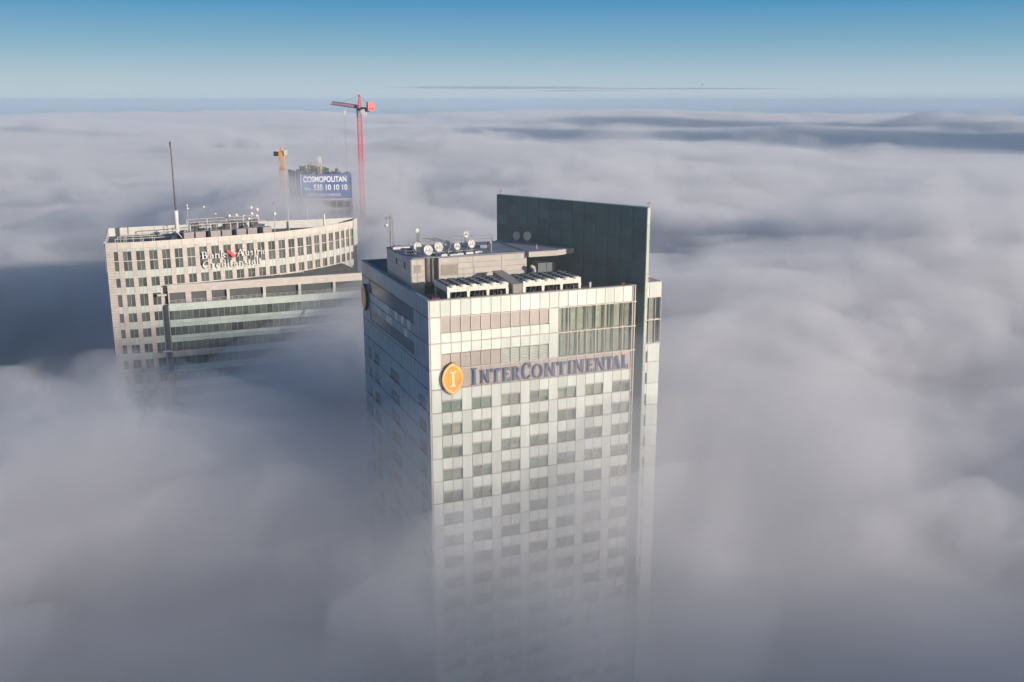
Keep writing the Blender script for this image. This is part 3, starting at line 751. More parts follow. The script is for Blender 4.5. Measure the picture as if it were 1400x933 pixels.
for h, l in zip(heads, lens_): op.append(op[-1] + Vector((math.cos(math.radians(h)), math.sin(math.radians(h)), 0)) * l)
def opt(s, d=0.0):
    """point on the bowed front at bay position s, d metres behind it (local to the tower)"""
    i = min(int(s), 24); h = math.radians(heads[i])
    return op[i] + (op[i + 1] - op[i]) * (s - i) + Vector((-math.sin(h), math.cos(h), 0)) * d, h
back = [Vector((-48.3, 305.5, 0)) - OB, Vector((-57.6, 301.5, 0)) - OB, Vector((-76.6, 295.0, 0)) - OB, Vector((-98.8, 286.6, 0)) - OB, Vector((-114.3, 279.3, 0)) - OB]
innerp = [opt(min(i + .001, 24.99), .3)[0] for i in range(26)]
MB().prism([(p.x, p.y) for p in innerp + back], 0, 135.6).build("core", M_dark, office)
rd = [opt(min(i + .001, 24.9), .7)[0] for i in range(26)]
MB().prism([(p.x, p.y) for p in rd + back], 135.6, 135.66).build("roof_deck", M_greyroof, office)
q = MB()
for i in range(25):
    a, b = opt(i + .002, .3)[0], opt(i + .998, .3)[0]; c_, d_ = opt(i + .998, .62)[0], opt(i + .002, .62)[0]
    q.prism([(p.x, p.y) for p in (a, b, c_, d_)], 135.66, 137.66)
q.build("parapet", M_cap, office)
q = MB()
bp = [op[0] + Vector((-.05, .35, 0))] + back[::-1] + [op[25] + Vector((0, .2, 0))]
for a, b in zip(bp, bp[1:]):
    d = (b - a).normalized(); n_ = Vector((-d.y, d.x, 0)) * .35
    q.prism([(p.x, p.y) for p in (a, b, b + n_, a + n_)], 130, 138.0)
q.build("parapet", M_pale, office)
q = MB()
for z in (100, 60, 20): pass
wallpts = [(p.x, p.y) for p in (op[0] + Vector((-.1, .3, 0)), back[-1] + Vector((-.2, 0, 0)), back[-1] + Vector((.3, 0, 0)), op[0] + Vector((.3, .3, 0)))]
MB().prism(wallpts[::-1], 0, 130).build("end_wall", M_pink, office)
PWD = .37
_pier = {}
def pier(i, wid, x):
    k = round(wid, 2)
    if k not in _pier:
        q = MB(); z = 136.05
        while z > 66:
            q.box(0, wid, 0, .3, z - .66, z); z -= .71
        q.box(0, wid, .02, .3, 0, z)
        me = bpy.data.meshes.new("pier"); me.from_pydata(q.v, [], q.f); me.materials.append(M_pink); me.update(); _pier[k] = me
    o = bpy.data.objects.new("pier", _pier[k]); COL.objects.link(o); o.parent = office
    return o
def put(o, s, z, d=0.0, dx=0.0):
    p, h = opt(s, d)
    o.location = (p.x + math.cos(h) * dx, p.y + math.sin(h) * dx, z); o.rotation_euler = (0, 0, h)
    return o
wins = [(135.3, 132.93), (132.7, 130.3), (128.3, 126.0), (124.0, 120.85), (119.0, 116.65), (114.7, 112.45), (110.5, 108.2), (106.32, 104.05), (102.15, 99.85), (97.95, 95.7), (93.8, 91.5)]
for i in range(25):
    l = lens_[i]; pw = l * (.63 if i == 0 else PWD)
    put(pier(i, pw, 0), i, 0, 0)
    put(piece("cap_panel", l - .04, .34, 1.62, M_cap, office, (0, 0, 0)), i, 136.09, -.03, .02)
    ww = (l - pw) / (1 if i == 0 else 2); n = 1 if i == 0 else 2
    rows_ = wins if i < 5 else wins[:4]
    for j in range(n):
        dx = pw + ww * j
        put(piece("spandrel_panel", ww - .04, .1, .72, M_mint, office, (0, 0, 0)), i, 135.34, .06, dx + .02)
        for k, (a, b) in enumerate(rows_):
            put(piece("window_pane", ww - .07, .04, a - b, M_oglass, office, (0, 0, 0)), i, b, .17, dx + .035)
            if k == 0: continue
            nb = wins[k + 1][0] if k + 1 < len(wins) else b - 1.9
            if k >= 1:
                put(piece("spandrel_panel", ww - .04, .12, b - nb - .06, M_mint, office, (0, 0, 0)), i, nb + .03, .07, dx + .02)
    if n == 2:
        for k, (a, b) in enumerate(rows_): put(piece("mullion", .07, .08, a - b, M_pale, office, (0, 0, 0)), i, b, .11, pw + ww - .035)
    put(piece("transom", l - pw, .12, .2, M_pale, office, (0, 0, 0)), i, 132.72, .08, pw)
# lower glazed bands of the bays left of the block, joined
q = MB()
for i in range(5):
    l = lens_[i]; pw = l * (.63 if i == 0 else PWD)
    for k in range(20):
        z = 89.5 - k * 4.18
        if z < 3: break
        for (m_, a, b, d) in ((0, z, z - 2.25, .15), (1, z - 2.3, z - 4.1, .07)):
            p0, h = opt(i, d); e_ = Vector((math.cos(h), math.sin(h), 0)); p1 = p0 + e_ * pw; p2 = p0 + e_ * (l - .02); nn = Vector((-e_.y, e_.x, 0)) * .1
            q.prism([(p.x, p.y) for p in (p1, p2, p2 + nn, p1 + nn)], b, a, m_)
o = q.build("lower_storey", [M_oglass, M_mint], office); o["kind"] = "stuff"

# straight banded block in front, with a roof terrace
LH = math.radians(22.0)
LBK = Vector((-90.4, 254.9, 0)) - OB
KB = 1.044        # camera-centred scale: block set farther back and enlarged to keep its image outline
le = Vector((math.cos(LH), math.sin(LH), 0)); lv = Vector((-le.y, le.x, 0))
def lp(x, y=0.0): return LBK + le * x + lv * y
T0 = 128.0
LEN = 50.0
f_a = lp(.4, .9); f_b = lp(LEN * KB, .9); f_c = Vector((-52.6, 296.5, 0)) - OB; f_r = Vector((-44.5, 281.0, 0)) - OB; f_d = opt(14, .5)[0]; f_e = opt(8, .5)[0]; f_f = opt(4.6, .5)[0]
body = MB().prism([(p.x, p.y) for p in (f_a, f_b, f_r, f_c, f_d, f_e, f_f)], 0, 125.5).build("banded_block", M_dark, office)
body["label"] = "lower straight block with dark window bands"
q = MB().prism([(p.x, p.y) for p in (lp(.1, 1.5), lp(LEN * KB, 1.5), f_r, f_c, opt(21, -.05)[0], opt(18, -.05)[0], opt(14, -.05)[0], opt(10, -.05)[0], opt(8, -.05)[0], opt(6, -.05)[0])], 125.55, 125.72)
q.build("terrace_deck", mat("terrace_brown", (.19, .17, .155), rough=.9, dirt=.3), body)
def kz(z): return 126.0 - (128.0 - z) * KB  # heights refitted likewise: roof edge lowered, the rest enlarged
def lpiece(name, x, z, sx, sz, m, y=0.0, d=.12):
    o = piece(name, sx * KB, d, sz * KB, m, body, (0, 0, 0)); p = lp(x * KB, y); o.location = (p.x, p.y, kz(z)); o.rotation_euler = (0, 0, LH); return o
# top fascia, a wide beam of ribbed sheet
q = MB()
a, b, c_, d_ = lp(0), lp(LEN), lp(LEN, 4.4), lp(0, 4.4)
for k in range(5):
    off = .0 if k % 2 == 0 else .05
    q.prism([(p.x, p.y) for p in (lp(0, off), lp(LEN * KB, off), lp(LEN * KB, .5), lp(0, .5))], kz(T0 - 1.9 + k * .38), kz(T0 - 1.9 + (k + 1) * .38 - .03))
q.build("roof_fascia", M_cap, body)
MB().prism([(p.x, p.y) for p in (lp(.05, .5), lp(LEN * KB, .5), lp(LEN * KB, .9), lp(.05, .9))], kz(T0 - 1.88), kz(T0 - .08)).build("roof_fascia", M_cap, body)
lpiece("roof_curb", -.3, T0 - .02, LEN, .1, M_cap, -.05, 1.0)
lpiece("cornice_tip", -2.6, T0 - 2.6, 2.3, .4, M_cap, .3, 1.2)
# loggia
lpiece("loggia_wall", .3, 124.0, LEN - .3, 2.1, mat("loggia_shade", (.27, .235, .21), rough=.7), 1.3, .2)
for k in range(4): lpiece("louvre_rail", 13.6, 124.25 + k * .48, 36, .09, M_pale, 1.18, .06)
for x in (14.3, 23.45, 32.6, 41.8): lpiece("column", x, 123.3, .72, 2.82, M_cap, .1, .5)
for x, w_ in ((0, .35), (4.2, 1.4), (9.3, 1.3)): lpiece("column", x, 123.3, w_, 2.82, M_pink, .6, .5)
for x in (1.0, 6.2, 11.2): lpiece("window_pane", x, 123.9, 2.3, 2.2, M_oglass, 1.1, .1)
for x0, x1, m_ in ((15.3, 22.2, 0), (24.5, 27.5, 1), (29, 32.2, 0), (34, 38, 1)):
    if m_ == 0: lpiece("roller_blind", x0 + 1.8, 124.7, x1 - x0 - 2.2, 1.1, M_pale, 1.05, .06)
for z in (123.45, 123.8, 124.15): lpiece("hand_rail", .2, z, LEN - .3, .06, M_pale, .02, .06)
for k in range(33): lpiece("rail_post", .2 + k * 1.54, 123.3, .07, .95, M_pale, .03, .07)
# bands
WD = 1.54
zt = 123.25
lpiece("spandrel_band", -.05, 121.45, LEN, 1.83, M_mint, .08, .3)
bands = [(121.4, 119.15), (117.25, 115.15), (113.35, 111.05), (109.4, 107.2), (105.4, 103.1)]
for bi, (a, b) in enumerate(bands):
    for k in range(32):
        x = (.2 if k == 0 else 1.07 + (k - 1) * WD); w_ = (.82 if k == 0 else WD - .07)
        lpiece("ribbon_pane", x + .03, b, w_, a - b, M_oglass, .22, .04)
        if k: lpiece("window_bar", x - .04, b, .06, a - b, M_pale, .12, .08)
    nb = bands[bi + 1][0] if bi + 1 < 5 else 101.3
    for k in range(16):
        x = 0 if k == 0 else 1.07 + (2 * k - 1) * WD - WD; x = .0 + k * 2 * WD
        if bi == 2 and k < 4: lpiece("spandrel_panel", x, nb + .03, 2 * WD - .04, b - nb - .06, M_pink, .08, .2)
        else:
            h = (b - nb - .06) / 2
            lpiece("spandrel_panel", x, nb + .03, 2 * WD - .04, h - .02, M_mint, .1, .2); lpiece("spandrel_panel", x, nb + .05 + h, 2 * WD - .04, h - .02, M_mint, .1, .2)
q = MB()
for k in range(26):
    z = kz(101.2) - k * 4.22
    if z < 3: break
    q.prism([(p.x, p.y) for p in (lp(0, .2), lp(LEN * KB, .2), lp(LEN * KB, .4), lp(0, .4))], z - 2.3, z, 0)
    q.prism([(p.x, p.y) for p in (lp(0, .08), lp(LEN * KB, .08), lp(LEN * KB, .4), lp(0, .4))], z - 4.19, z - 2.32, 1)
o = q.build("lower_storey", [M_oglass, M_mint], body); o["kind"] = "stuff"
# corner fin
fin = MB().prism([(p.x, p.y) for p in (lp(-.25, -.35), lp(.02, -.35), lp(.02, 2.6), lp(-.9, 2.8), lp(-1.3, 2.0))], 0, kz(122.9)).build("corner_fin", mat("fin_stone", (.30, .27, .25), rough=.6), body)
lpiece("fin_cap", -2.4, 110.95, 2.4, .38, M_cap, -.4, 1.0)
q = MB()
for (x, y, l) in ((20, 3, 8), (30, 5, 7)):
    a, b = lp(x, y), lp(x + l, y + 2.5)
    q.tube((a.x, a.y, 126.2), (b.x, b.y, 126.2), .09, n=6)
    for p in (a, b): q.tube((p.x, p.y, 125.6), (p.x, p.y, 126.2), .07, n=5)
q.build("terrace_rail", M_pale, body)

# office sign on the bowed front
bank = thing("bank_sign", "white serif lettering with a red flag reading Bank Austria Creditanstalt on the bowed front", "sign", OB)
M_wl = mat("white_letter", (.64, .62, .58), rough=.5, var=0, dirt=.03); M_wls = mat("letter_side", (.5, .47, .44), rough=.5)
def bl(c, s0_, s1_, z, h):
    p, hh = opt((s0_ + s1_) / 2, -.45)
    w_ = (s1_ - s0_) * 3.2
    letter("letter", c, -w_ / 2, w_ / 2, 0, h, -.1, .2, [M_wl, M_wls], bank, (p.x, p.y, z), hh)
for c, a, b in (('B', 7.46, 8.02), ('a', 8.12, 8.5), ('n', 8.56, 9.0), ('k', 9.06, 9.5), ('A', 10.42, 11.1), ('u', 11.14, 11.54), ('s', 11.6, 11.88), ('t', 11.92, 12.16), ('r', 12.2, 12.5), ('i', 12.54, 12.7), ('a', 12.74, 13.1)): bl(c, a, b, 132.05, 1.95)
for c, a, b in (('C', 7.5, 8.15), ('r', 8.25, 8.55), ('e', 8.62, 9.0), ('d', 9.08, 9.5), ('i', 9.56, 9.74), ('t', 9.78, 10.04), ('a', 10.1, 10.48), ('n', 10.54, 10.96), ('s', 11.02, 11.32), ('t', 11.36, 11.6), ('a', 11.66, 12.04), ('l', 12.1, 12.28), ('t', 12.32, 12.6)): bl(c, a, b, 129.35, 2.1)
p, hh = opt(9.95, -.5)
MB().xzprism([(-1.2, 1.9), (-1.05, 1.3), (-.4, 1.0), (.35, .0), (1.0, -.1), (1.35, .75), (.85, .7), (.1, 1.5), (-.55, 2.05)], -.1, .08).build("flag", mat("flag_red", (.62, .05, .06), rough=.5), bank, loc=(p.x, p.y, 131.9), rot=(0, 0, hh))

def OW(s, d, z=135.66):
    p, h = opt(s, d); return (p + OB) + Vector((0, 0, z)), h
# roof things of the office tower
t_loc, hh = OW(5.2, 7)
t = thing("roof_mast", "tall leaning-looking dark red mast on a white base, left part of the office roof", "antenna mast", Vector((-89.9, 264.6, 135.66)))
MB().tube((0, 0, 0), (0, 0, 5), .55, .62, n=10).build("base", M_dish, t)
MB().tube((0, 0, 5), (0, 0, 9.0), .5, .62, n=10).build("collar", M_dish, t)
MB().tube((0, 0, 9.0), (0, 0, 14), .26, .2, n=8).build("lower_tube", mat("mast_dark", (.10, .07, .085), rough=.5), t)
MB().tube((0, 0, 14), (0, 0, 26.9), .19, .13, n=8).build("upper_tube", mat("mast_red", (.14, .07, .08), rough=.5), t)
MB().tube((-.1, 0, 25.8), (-.1, 0, 27.0), .22, n=6).build("lamp", M_black, t)
t = thing("roof_rig", "dark tarpaulin covered machine with a slanting white strut beside the tall mast", "machine", Vector((-88.8, 262.6, 135.66)), math.radians(31))
q = MB(); q.add([(-3.2, 0, 0), (2.6, 0, 0), (2.6, 4, 0), (-3.2, 4, 0), (-1.6, 1, 2.6), (1.6, .6, 3.4), (1.9, 3.2, 3.6), (-1.0, 3.2, 3.0)], [(3, 2, 1, 0), (4, 5, 6, 7), (0, 1, 5, 4), (1, 2, 6, 5), (2, 3, 7, 6), (3, 0, 4, 7)])
q.build("cover", mat("tarpaulin", (.06, .07, .085), rough=.6), t)
MB().tube((-1.2, -.4, 4.3), (1.0, -1.6, 1.3), .14, n=8).build("strut", M_dish, t)
t = thing("roof_railing", "white tube railings round the sunken left part of the office roof", "railing", OB + Vector((0, 0, 135.66)))
for k, (d, z) in enumerate(((2.2, .8), (2.2, 1.5), (4.5, 1.4), (8, 1.9), (11, 2.1), (14.5, 2.2))):
    for s in range(0, 6):
        a, b = opt(s + .3, d)[0], opt(min(s + 1.3, 6.2), d)[0]
        o = MB().tube((a.x, a.y, z), (b.x, b.y, z), .1, n=6).build("rail", M_pale, t)
    for s in range(0, 7):
        a = opt(s + .3, d)[0]; MB().tube((a.x, a.y, 0), (a.x, a.y, z), .08, n=6).build("post", M_pale, t)
names = ["first and leftmost", "second", "third", "fourth", "fifth", "sixth", "seventh and rightmost"]
au = None
for k, s in enumerate((6.35, 7.3, 8.55, 9.5, 10.75, 11.75, 13.2)):
    loc, h = OW(s, 1.6)
    lab = "pinkish grey ventilation box behind the office parapet, %s of the row" % names[k]
    if au is None:
        au = thing("ventilation_box", lab, "ventilation unit", loc, h, "ventilation boxes along the bowed parapet")
        mv = mat("vent_box", (.30, .26, .245), rough=.6, var=.12)
        MB().box(0, 2.6, 0, 2.4, .15, 3.3).build("casing", mv, au); MB().box(-.06, 2.66, -.06, 2.46, 3.3, 3.42).build("lid", mat("vent_lid", (.40, .37, .35), rough=.5), au)
        MB().box(.1, 2.5, .1, 2.3, 0, .147).build("plinth", M_black, au)
    else: copy_thing(au, loc, lab, h)
t = thing("roof_gantry", "long grey pipe gantry on posts behind the ventilation boxes", "pipe gantry", OB + Vector((0, 0, 135.66)))
for d, z in ((5.5, 3.1), (5.5, 4.8), (9, 5.2), (9, 6.0)):
    for s in range(7, 14):
        a, b = opt(s + .2, d)[0], opt(s + 1.2, d)[0]; MB().tube((a.x, a.y, z), (b.x, b.y, z), .12, n=6).build("rail", M_coping, t)
for s in (7.2, 8.9, 10.6, 12.3, 14.1):
    for d, z in ((5.5, 4.9), (9, 6.0)):
        a = opt(s, d)[0]; MB().tube((a.x, a.y, 0), (a.x, a.y, z), .13, n=6).build("post", M_dish, t)
q = MB()
for k in range(26):
    s = 6.8 + rnd.random() * 8; d = rnd.uniform(7, 15); a = opt(s, d)[0]; w_ = rnd.uniform(.6, 2.6); h = rnd.uniform(1, 4.6)
    q.box(a.x, a.x + w_, a.y, a.y + rnd.uniform(1, 2), 0, h)
o = q.build("plant_clutter", mat("clutter_grey", (.17, .16, .165), rough=.7, dirt=.4, scale=1), t); o["kind"] = "stuff"
def aerial(label, s, d, top, dishes=(), thick=.1, col=None, red=False):
    loc, h = OW(s, d)
    t = thing("roof_aerial", label, "aerial", loc, h, "aerials crowding the office roof")
    MB().tube((0, 0, 0), (0, 0, top), thick, thick * .6, n=6).build("pole", col or M_galv, t)
    for (dx, dz, r) in dishes:
        MB().lathe([(.02, .12), (r, .08), (r, -.1), (.02, -.16)], (dx, -.2, dz), (.2, -1, 0), 12).build("dish", M_dish, t, smooth=True)
        MB().tube((0, 0, dz), (dx, -.1, dz), .05, n=5).build("arm", M_galv, t)
    if red: MB().lathe([(.02, .5), (.18, .4), (.18, 0), (.02, -.1)], (0, 0, top), (0, 0, 1), 8).build("lamp", M_red, t)
    return t
aerial("thick pole aerial with a wide head, leftmost behind the ventilation boxes", 7.05, 5.6, 10.6, ((.1, 9.4, .3), (.0, 10.2, .28)), .18)
aerial("thin aerial with one white ball near its top, next to the thick pole", 8.7, 9, 9.4, ((0, 9.2, .3),), .09)
aerial("bare short aerial left of the white ball aerial", 7.7, 9, 6.6)
aerial("bare short aerial right of the white ball aerial", 9.2, 11, 7.6)
aerial("small aerial topped with a tiny white ball over the third ventilation box", 9.7, 9.5, 7.2, ((0, 7.1, .27),))
aerial("dark bare aerial left of the lone white drum", 10.2, 9, 6.4)
aerial("aerial with one lone white drum over the fourth box", 10.75, 8, 6.6, ((.1, 6.5, .42),))
aerial("aerial with a big drum low on its left side", 12.1, 10, 9.2, ((-.9, 6.3, .5), (1.2, 6.0, .36)), .12)
aerial("busy pole with a stack of four white drums", 13.25, 9, 8.8, ((0, 8.3, .46), (.1, 6.6, .46), (-.8, 5.2, .42), (1.5, 5.9, .42)), .16)
aerial("aerial with a pale drum on its left, right of the stacked drums", 14.2, 10, 8.2, ((-.1, 7.5, .5),), .12)
aerial("red topped aerial carrying a bright white ball", 15.5, 7, 9.0, ((.15, 6.2, .55),), .12, red=True)
aerial("white flagpole on the parapet, left of the pair over the bowed front", 15.7, .8, 9, (), .09, M_dish)
aerial("thin white pole on the parapet, right of the pair over the bowed front", 17.9, .8, 8.4, (), .08, M_dish)
t_l, hh = OW(20.3, 1.2)
t = thing("roof_stub", "short stout white mast near the right end of the office roof", "mast", t_l, hh)
MB().tube((0, 0, 0), (0, 0, 5.4), .42, .22, n=8).build("tube", M_dish, t); MB().box(-.5, .5, -.5, .5, 0, .4).build("foot", M_galv, t)

# ---------------------------------------------------------------- unfinished tower with the banner
CB = Vector((-88.7, 420, 0))
site = thing("unfinished_tower", "unfinished concrete tower wearing a blue banner, rising behind the office roof", "building under construction", CB)
cdir = Vector((20.9, 3.2, 0)).normalized(); cba = math.atan2(cdir.y, cdir.x)
sdir = Vector((-9.1, 17, 0))
P4 = [Vector((0, 0, 0)), cdir * 21.0, cdir * 21.0 + sdir, sdir]
M_conc = mat("raw_concrete", (.36, .34, .31), rough=.9, dirt=.25, scale=.2)
M_concd = mat("floor_void", (.13, .13, .125), rough=.9)
cen = sum(P4, Vector()) / 4
def shrink(f): return [(cen.x + (p.x - cen.x) * f, cen.y + (p.y - cen.y) * f) for p in P4]
MB().prism(shrink(.93), 0, 142.5).build("core", M_concd, site)
for k in range(12): MB().prism(shrink(1.0), 131.2 - k * 3.6, 132.3 - k * 3.6).build("floor_slab", M_conc, site)
q = MB()
for k in range(12, 36): q.prism(shrink(1.0), 131.2 - k * 3.6, 132.3 - k * 3.6)
o = q.build("lower_slab", M_conc, site); o["kind"] = "stuff"
for k in range(9):
    for j in range(7):
        p = cdir * (1 + j * 3.2)
        o = piece("column", .6, .6, 2.5, M_conc, site, (p.x, p.y + .3, 128.7 - k * 3.6)); o.rotation_euler = (0, 0, cba)
for k in range(8):  # protection screens on the left side
    p = sdir * (k / 8.0); ms = mat("screen_white", (.42, .43, .45)) if k % 2 else mat("screen_blue", (.07, .09, .14))
    o = piece("screen", 2.2, .25, 13.2, ms, site, (p.x, p.y, 130.6)); o.rotation_euler = (0, math.radians(-1.5), math.atan2(sdir.y, sdir.x)); 
banner = thing("banner", "blue banner with COSMOPOLITAN, TEL. 535 10 10 10 and a web address in white", "advertising banner", CB - Vector((0, .8, 0)) + Vector((0, 0, 132.4)), cba)
MB().box(0, 21.0, 0, .2, .25, 10.5).build("sheet", mat("banner_blue", (.09, .15, .36), rough=.6, var=0, dirt=.1, scale=.3), banner)
q = MB(); q.box(-.25, 21.6, -.12, .3, -.35, .25); q.box(-.25, .0, -.12, .3, .25, 10.6)
q.build("frame", mat("banner_frame", (.66, .58, .58), rough=.5), banner)
def text_mesh(name, s, x, z, h, width, m, parent, off=.018):
    cu = bpy.data.curves.new(name, 'FONT'); cu.body = s; cu.size = 1.0; cu.offset = off; cu.extrude = .03
    to = bpy.data.objects.new(name, cu); COL.objects.link(to)
    bpy.context.view_layer.update()
    dg = bpy.context.evaluated_depsgraph_get()
    me = bpy.data.meshes.new_from_object(to.evaluated_get(dg))
    bpy.data.objects.remove(to); bpy.data.curves.remove(cu)
    co = np.zeros(len(me.vertices) * 3); me.vertices.foreach_get("co", co); co = co.reshape(-1, 3)
    mn, mx = co.min(0), co.max(0)
    co[:, 0] = (co[:, 0] - mn[0]) / (mx[0] - mn[0]) * width; co[:, 1] = (co[:, 1] - mn[1]) / (mx[1] - mn[1]) * h
    co = np.stack([co[:, 0], -co[:, 2] * 1.0, co[:, 1]], 1)
    me.vertices.foreach_set("co", co.ravel()); me.materials.clear(); me.materials.append(m); me.update()
    o = bpy.data.objects.new(name, me); COL.objects.link(o); o.parent = parent; o.location = (x, -.06, z)
    return o
mw = mat("banner_white", (.82, .80, .80), rough=.6, var=0)
text_mesh("lettering", "COSMOPOLITAN", .9, 7.15, 2.5, 18.0, mw, banner, .03)
text_mesh("lettering", "TEL.", 1.1, 3.75, 1.15, 3.0, mw, banner, .03)
text_mesh("lettering", "535 10 10 10", 5.0, 3.75, 2.45, 14.1, mw, banner, .03)
text_mesh("lettering", "COSMOPOLITANTWARDA.PL", 1.2, 1.15, 1.3, 15.2, mw, banner, .02)
t = thing("formwork", "dark clutter of formwork and props piled on top of the unfinished tower", "formwork", CB + Vector((0, 0, 142.5)))
cols = [mat("form_dark", (.07, .06, .07)), mat("form_ochre", (.36, .26, .14)), mat("form_grey", (.30, .29, .28)), mat("form_green", (.05, .09, .09))]
for k in range(80):
    if k < 45: a_ = rnd.random(); p = cdir * (a_ * 20.5) + sdir * rnd.choice((0.02, .2, .6, .9)); h = rnd.uniform(.5, 1.5)
    else: p = cdir * rnd.uniform(1.5, 12.5) + sdir * rnd.uniform(.2, .6); h = rnd.uniform(1.8, 4.2) * (1 - abs((k % 9) - 4) * .06)
    o = piece("prop", rnd.choice((.5, .9, 1.4)), rnd.choice((.5, .9)), round(h, 1), cols[rnd.choice((0, 0, 1, 2, 3))], t, (p.x, p.y, 0)); o.rotation_euler = (0, 0, cba)
q = MB(); lattice(q, 5.5, 4, 0, 4.8, 6.5, 1.6, .09, 5); q.build("scaffold", cols[1], t)
t = thing("concrete_boom", "pale concrete placing mast standing among the formwork", "mast", CB + Vector((7.6, 3.0, 142.5)))
q = MB(); lattice(q, 0, 0, 0, 7.2, 1.1, 1.0, .12, .8); q.build("lattice", M_pale, t)
MB().box(-.8, .5, -.5, .5, 5.2, 7.6).build("head", M_pale, t); MB().tube((.0, -1, .0), (.0, -1, 3.5), .25, n=6).build("pipe", cols[1], t)

# ---------------------------------------------------------------- tower cranes
def strip_lattice(q, a, b, hgt, wid, step, r, up=Vector((0, 0, 1))):
    a = Vector(a); b = Vector(b); d = (b - a); L_ = d.length; d.normalize(); s = d.cross(up).normalized()
    n = max(2, int(L_ / step))
    def P(k, j): return a + d * (L_ * k / n) + (s * (wid / 2) * (1 if j else -1))
    def T(k): return a + d * (L_ * (k + .5) / n) + up * hgt
    for j in (0, 1): q.tube(P(0, j), P(n, j), r, n=5)
    q.tube(T(0), T(n - 1), r, n=5)
    for k in range(n):
        for j in (0, 1): q.tube(P(k, j), T(k), r * .7, n=4); q.tube(T(k), P(k + 1, j), r * .7, n=4)
        q.tube(P(k, 0), P(k, 1), r * .6, n=4)
M_rc = mat("crane_red", (.62, .05, .07), rough=.5, dirt=.2)
M_rj = mat("jib_red_haze", (.42, .10, .16), rough=.5)  # crane red with the purple of haze put into the colour
cr = thing("tower_crane", "red tower crane with its jib out to the left, rising behind the banner tower", "tower crane", Vector((-63.3, 420, 0)))
for k in range(14):
    q = MB(); z = 169.2 - (k + 1) * 6.0; lattice(q, 0, 0, z, z + 5.97, 1.75, 2.0, .14)
    q.box(-.9, .9, -.9, .9, z + 5.9, z + 5.97)
    q.build("mast_section", M_rc, cr)
q = MB(); lattice(q, 0, 0, 0, 85.2, 1.75, 4.0, .14); o = q.build("lower_mast", M_rc, cr); o["kind"] = "stuff"
MB().tube((0, 0, 168.9), (0, 0, 169.8), 1.15, n=12).build("slew_ring", M_black, cr)
q = MB(); lattice(q, .25, 0, 169.8, 175.2, 1.3, 1.2, .13, .5); q.build("apex", M_rc, cr)
q = MB(); q.box(-.1, .5, -.3, .3, 175.2, 175.5); q.tube((-1.2, 0, 175.35), (.2, 0, 175.3), .12, n=5); q.build("apex_head", M_pale, cr)
jd = Vector((-16.6, 30, 0)); jt = jd + Vector((0, 0, 171.3))
q = MB(); strip_lattice(q, (-.5, .9, 169.9), jt, 1.3, 1.3, 2.2, .13); q.build("jib", M_rj, cr)
q = MB(); q.tube((.2, 0, 175.1), jd * .62 + Vector((0, 0, 172.2)), .05, n=4); q.tube((.2, 0, 175.1), Vector((6.4, -11.5, 170.8)), .05, n=4); q.build("tie_bar", M_black, cr)
q = MB(); strip_lattice(q, (.5, -.9, 169.7), Vector((7.0, -12.6, 169.7)), .5, 1.3, 2.0, .14); q.build("counter_jib", M_black, cr)
o = MB().box(-1.4, 1.4, -.9, .9, -1.2, 2.2).build("counterweight", mat("counter_red", (.70, .18, .16), rough=.6), cr, loc=(6.3, -11.3, 170.2), rot=(0, 0, math.radians(-62 + 90)))
MB().box(3.6, 5.2, -8.5, -7, 168.6, 170.2).build("winch", M_black, cr)
MB().box(.9, 2.5, -2.4, -.9, 167.2, 169.4).build("cab", M_dish, cr)
MB().box(-1.9, -.7, -1.4, .2, 169.9, 171.2).build("machine_box", M_black, cr)
MB().box(1.6, 3.6, -4.4, -3.4, 166.8, 168.2).build("sign_board", M_pale, cr)
hk = jd * .52
q = MB(); q.tube((hk.x, hk.y, 168.7), (hk.x, hk.y, 170.6), .05, n=4); q.tube((hk.x, hk.y, 168.7), (hk.x, hk.y, 120), .05, n=4); q.build("hoist_rope", M_rj, cr)
MB().box(hk.x - .4, hk.x + .4, hk.y - .3, hk.y + .3, 166.9, 168.9).build("hook_block", M_dish, cr)
M_yc = mat("crane_ochre", (.62, .36, .12), rough=.5, dirt=.25)
yc = thing("tower_crane", "ochre tower crane seen end-on just left of the banner tower", "tower crane", Vector((-94.2, 410, 0)))
for k in range(8):
    q = MB(); z = 150.5 - (k + 1) * 5.0; lattice(q, 0, 0, z, z + 4.97, 1.9, 1.25, .16)
    q.build("mast_section", M_yc if k < 3 else M_galv, yc)
q = MB(); lattice(q, 0, 0, 0, 110.5, 1.9, 4.0, .14); o = q.build("lower_mast", M_galv, yc); o["kind"] = "stuff"
q = MB(); q.box(-1.0, 1.0, -1, 1, 150.5, 152.8); q.tube((0, 0, 152.8), (0, 0, 154.3), .7, .3, n=6); q.build("slew_head", mat("crane_orange", (.70, .32, .06), rough=.5), yc)
MB().box(-2.9, -1.3, -1.5, .5, 151.0, 152.9).build("counterweight", M_black, yc); MB().box(-3.2, -1.1, -1.7, .7, 152.92, 153.3).build("roof_panel", M_dish, yc)
MB().box(1.3, 2.3, -1.5, 0, 151.4, 153.4).build("cab", M_dish, yc)
q = MB(); strip_lattice(q, (-.2, .8, 152.0), (-3.6, 16, 152.0), 1.0, 1.1, 1.8, .13); q.build("jib", M_yc, yc)
MB().box(-1.2, 1.2, -1.2, 1.2, 145.2, 146.2).build("platform", mat("platform_rust", (.5, .2, .12)), yc)

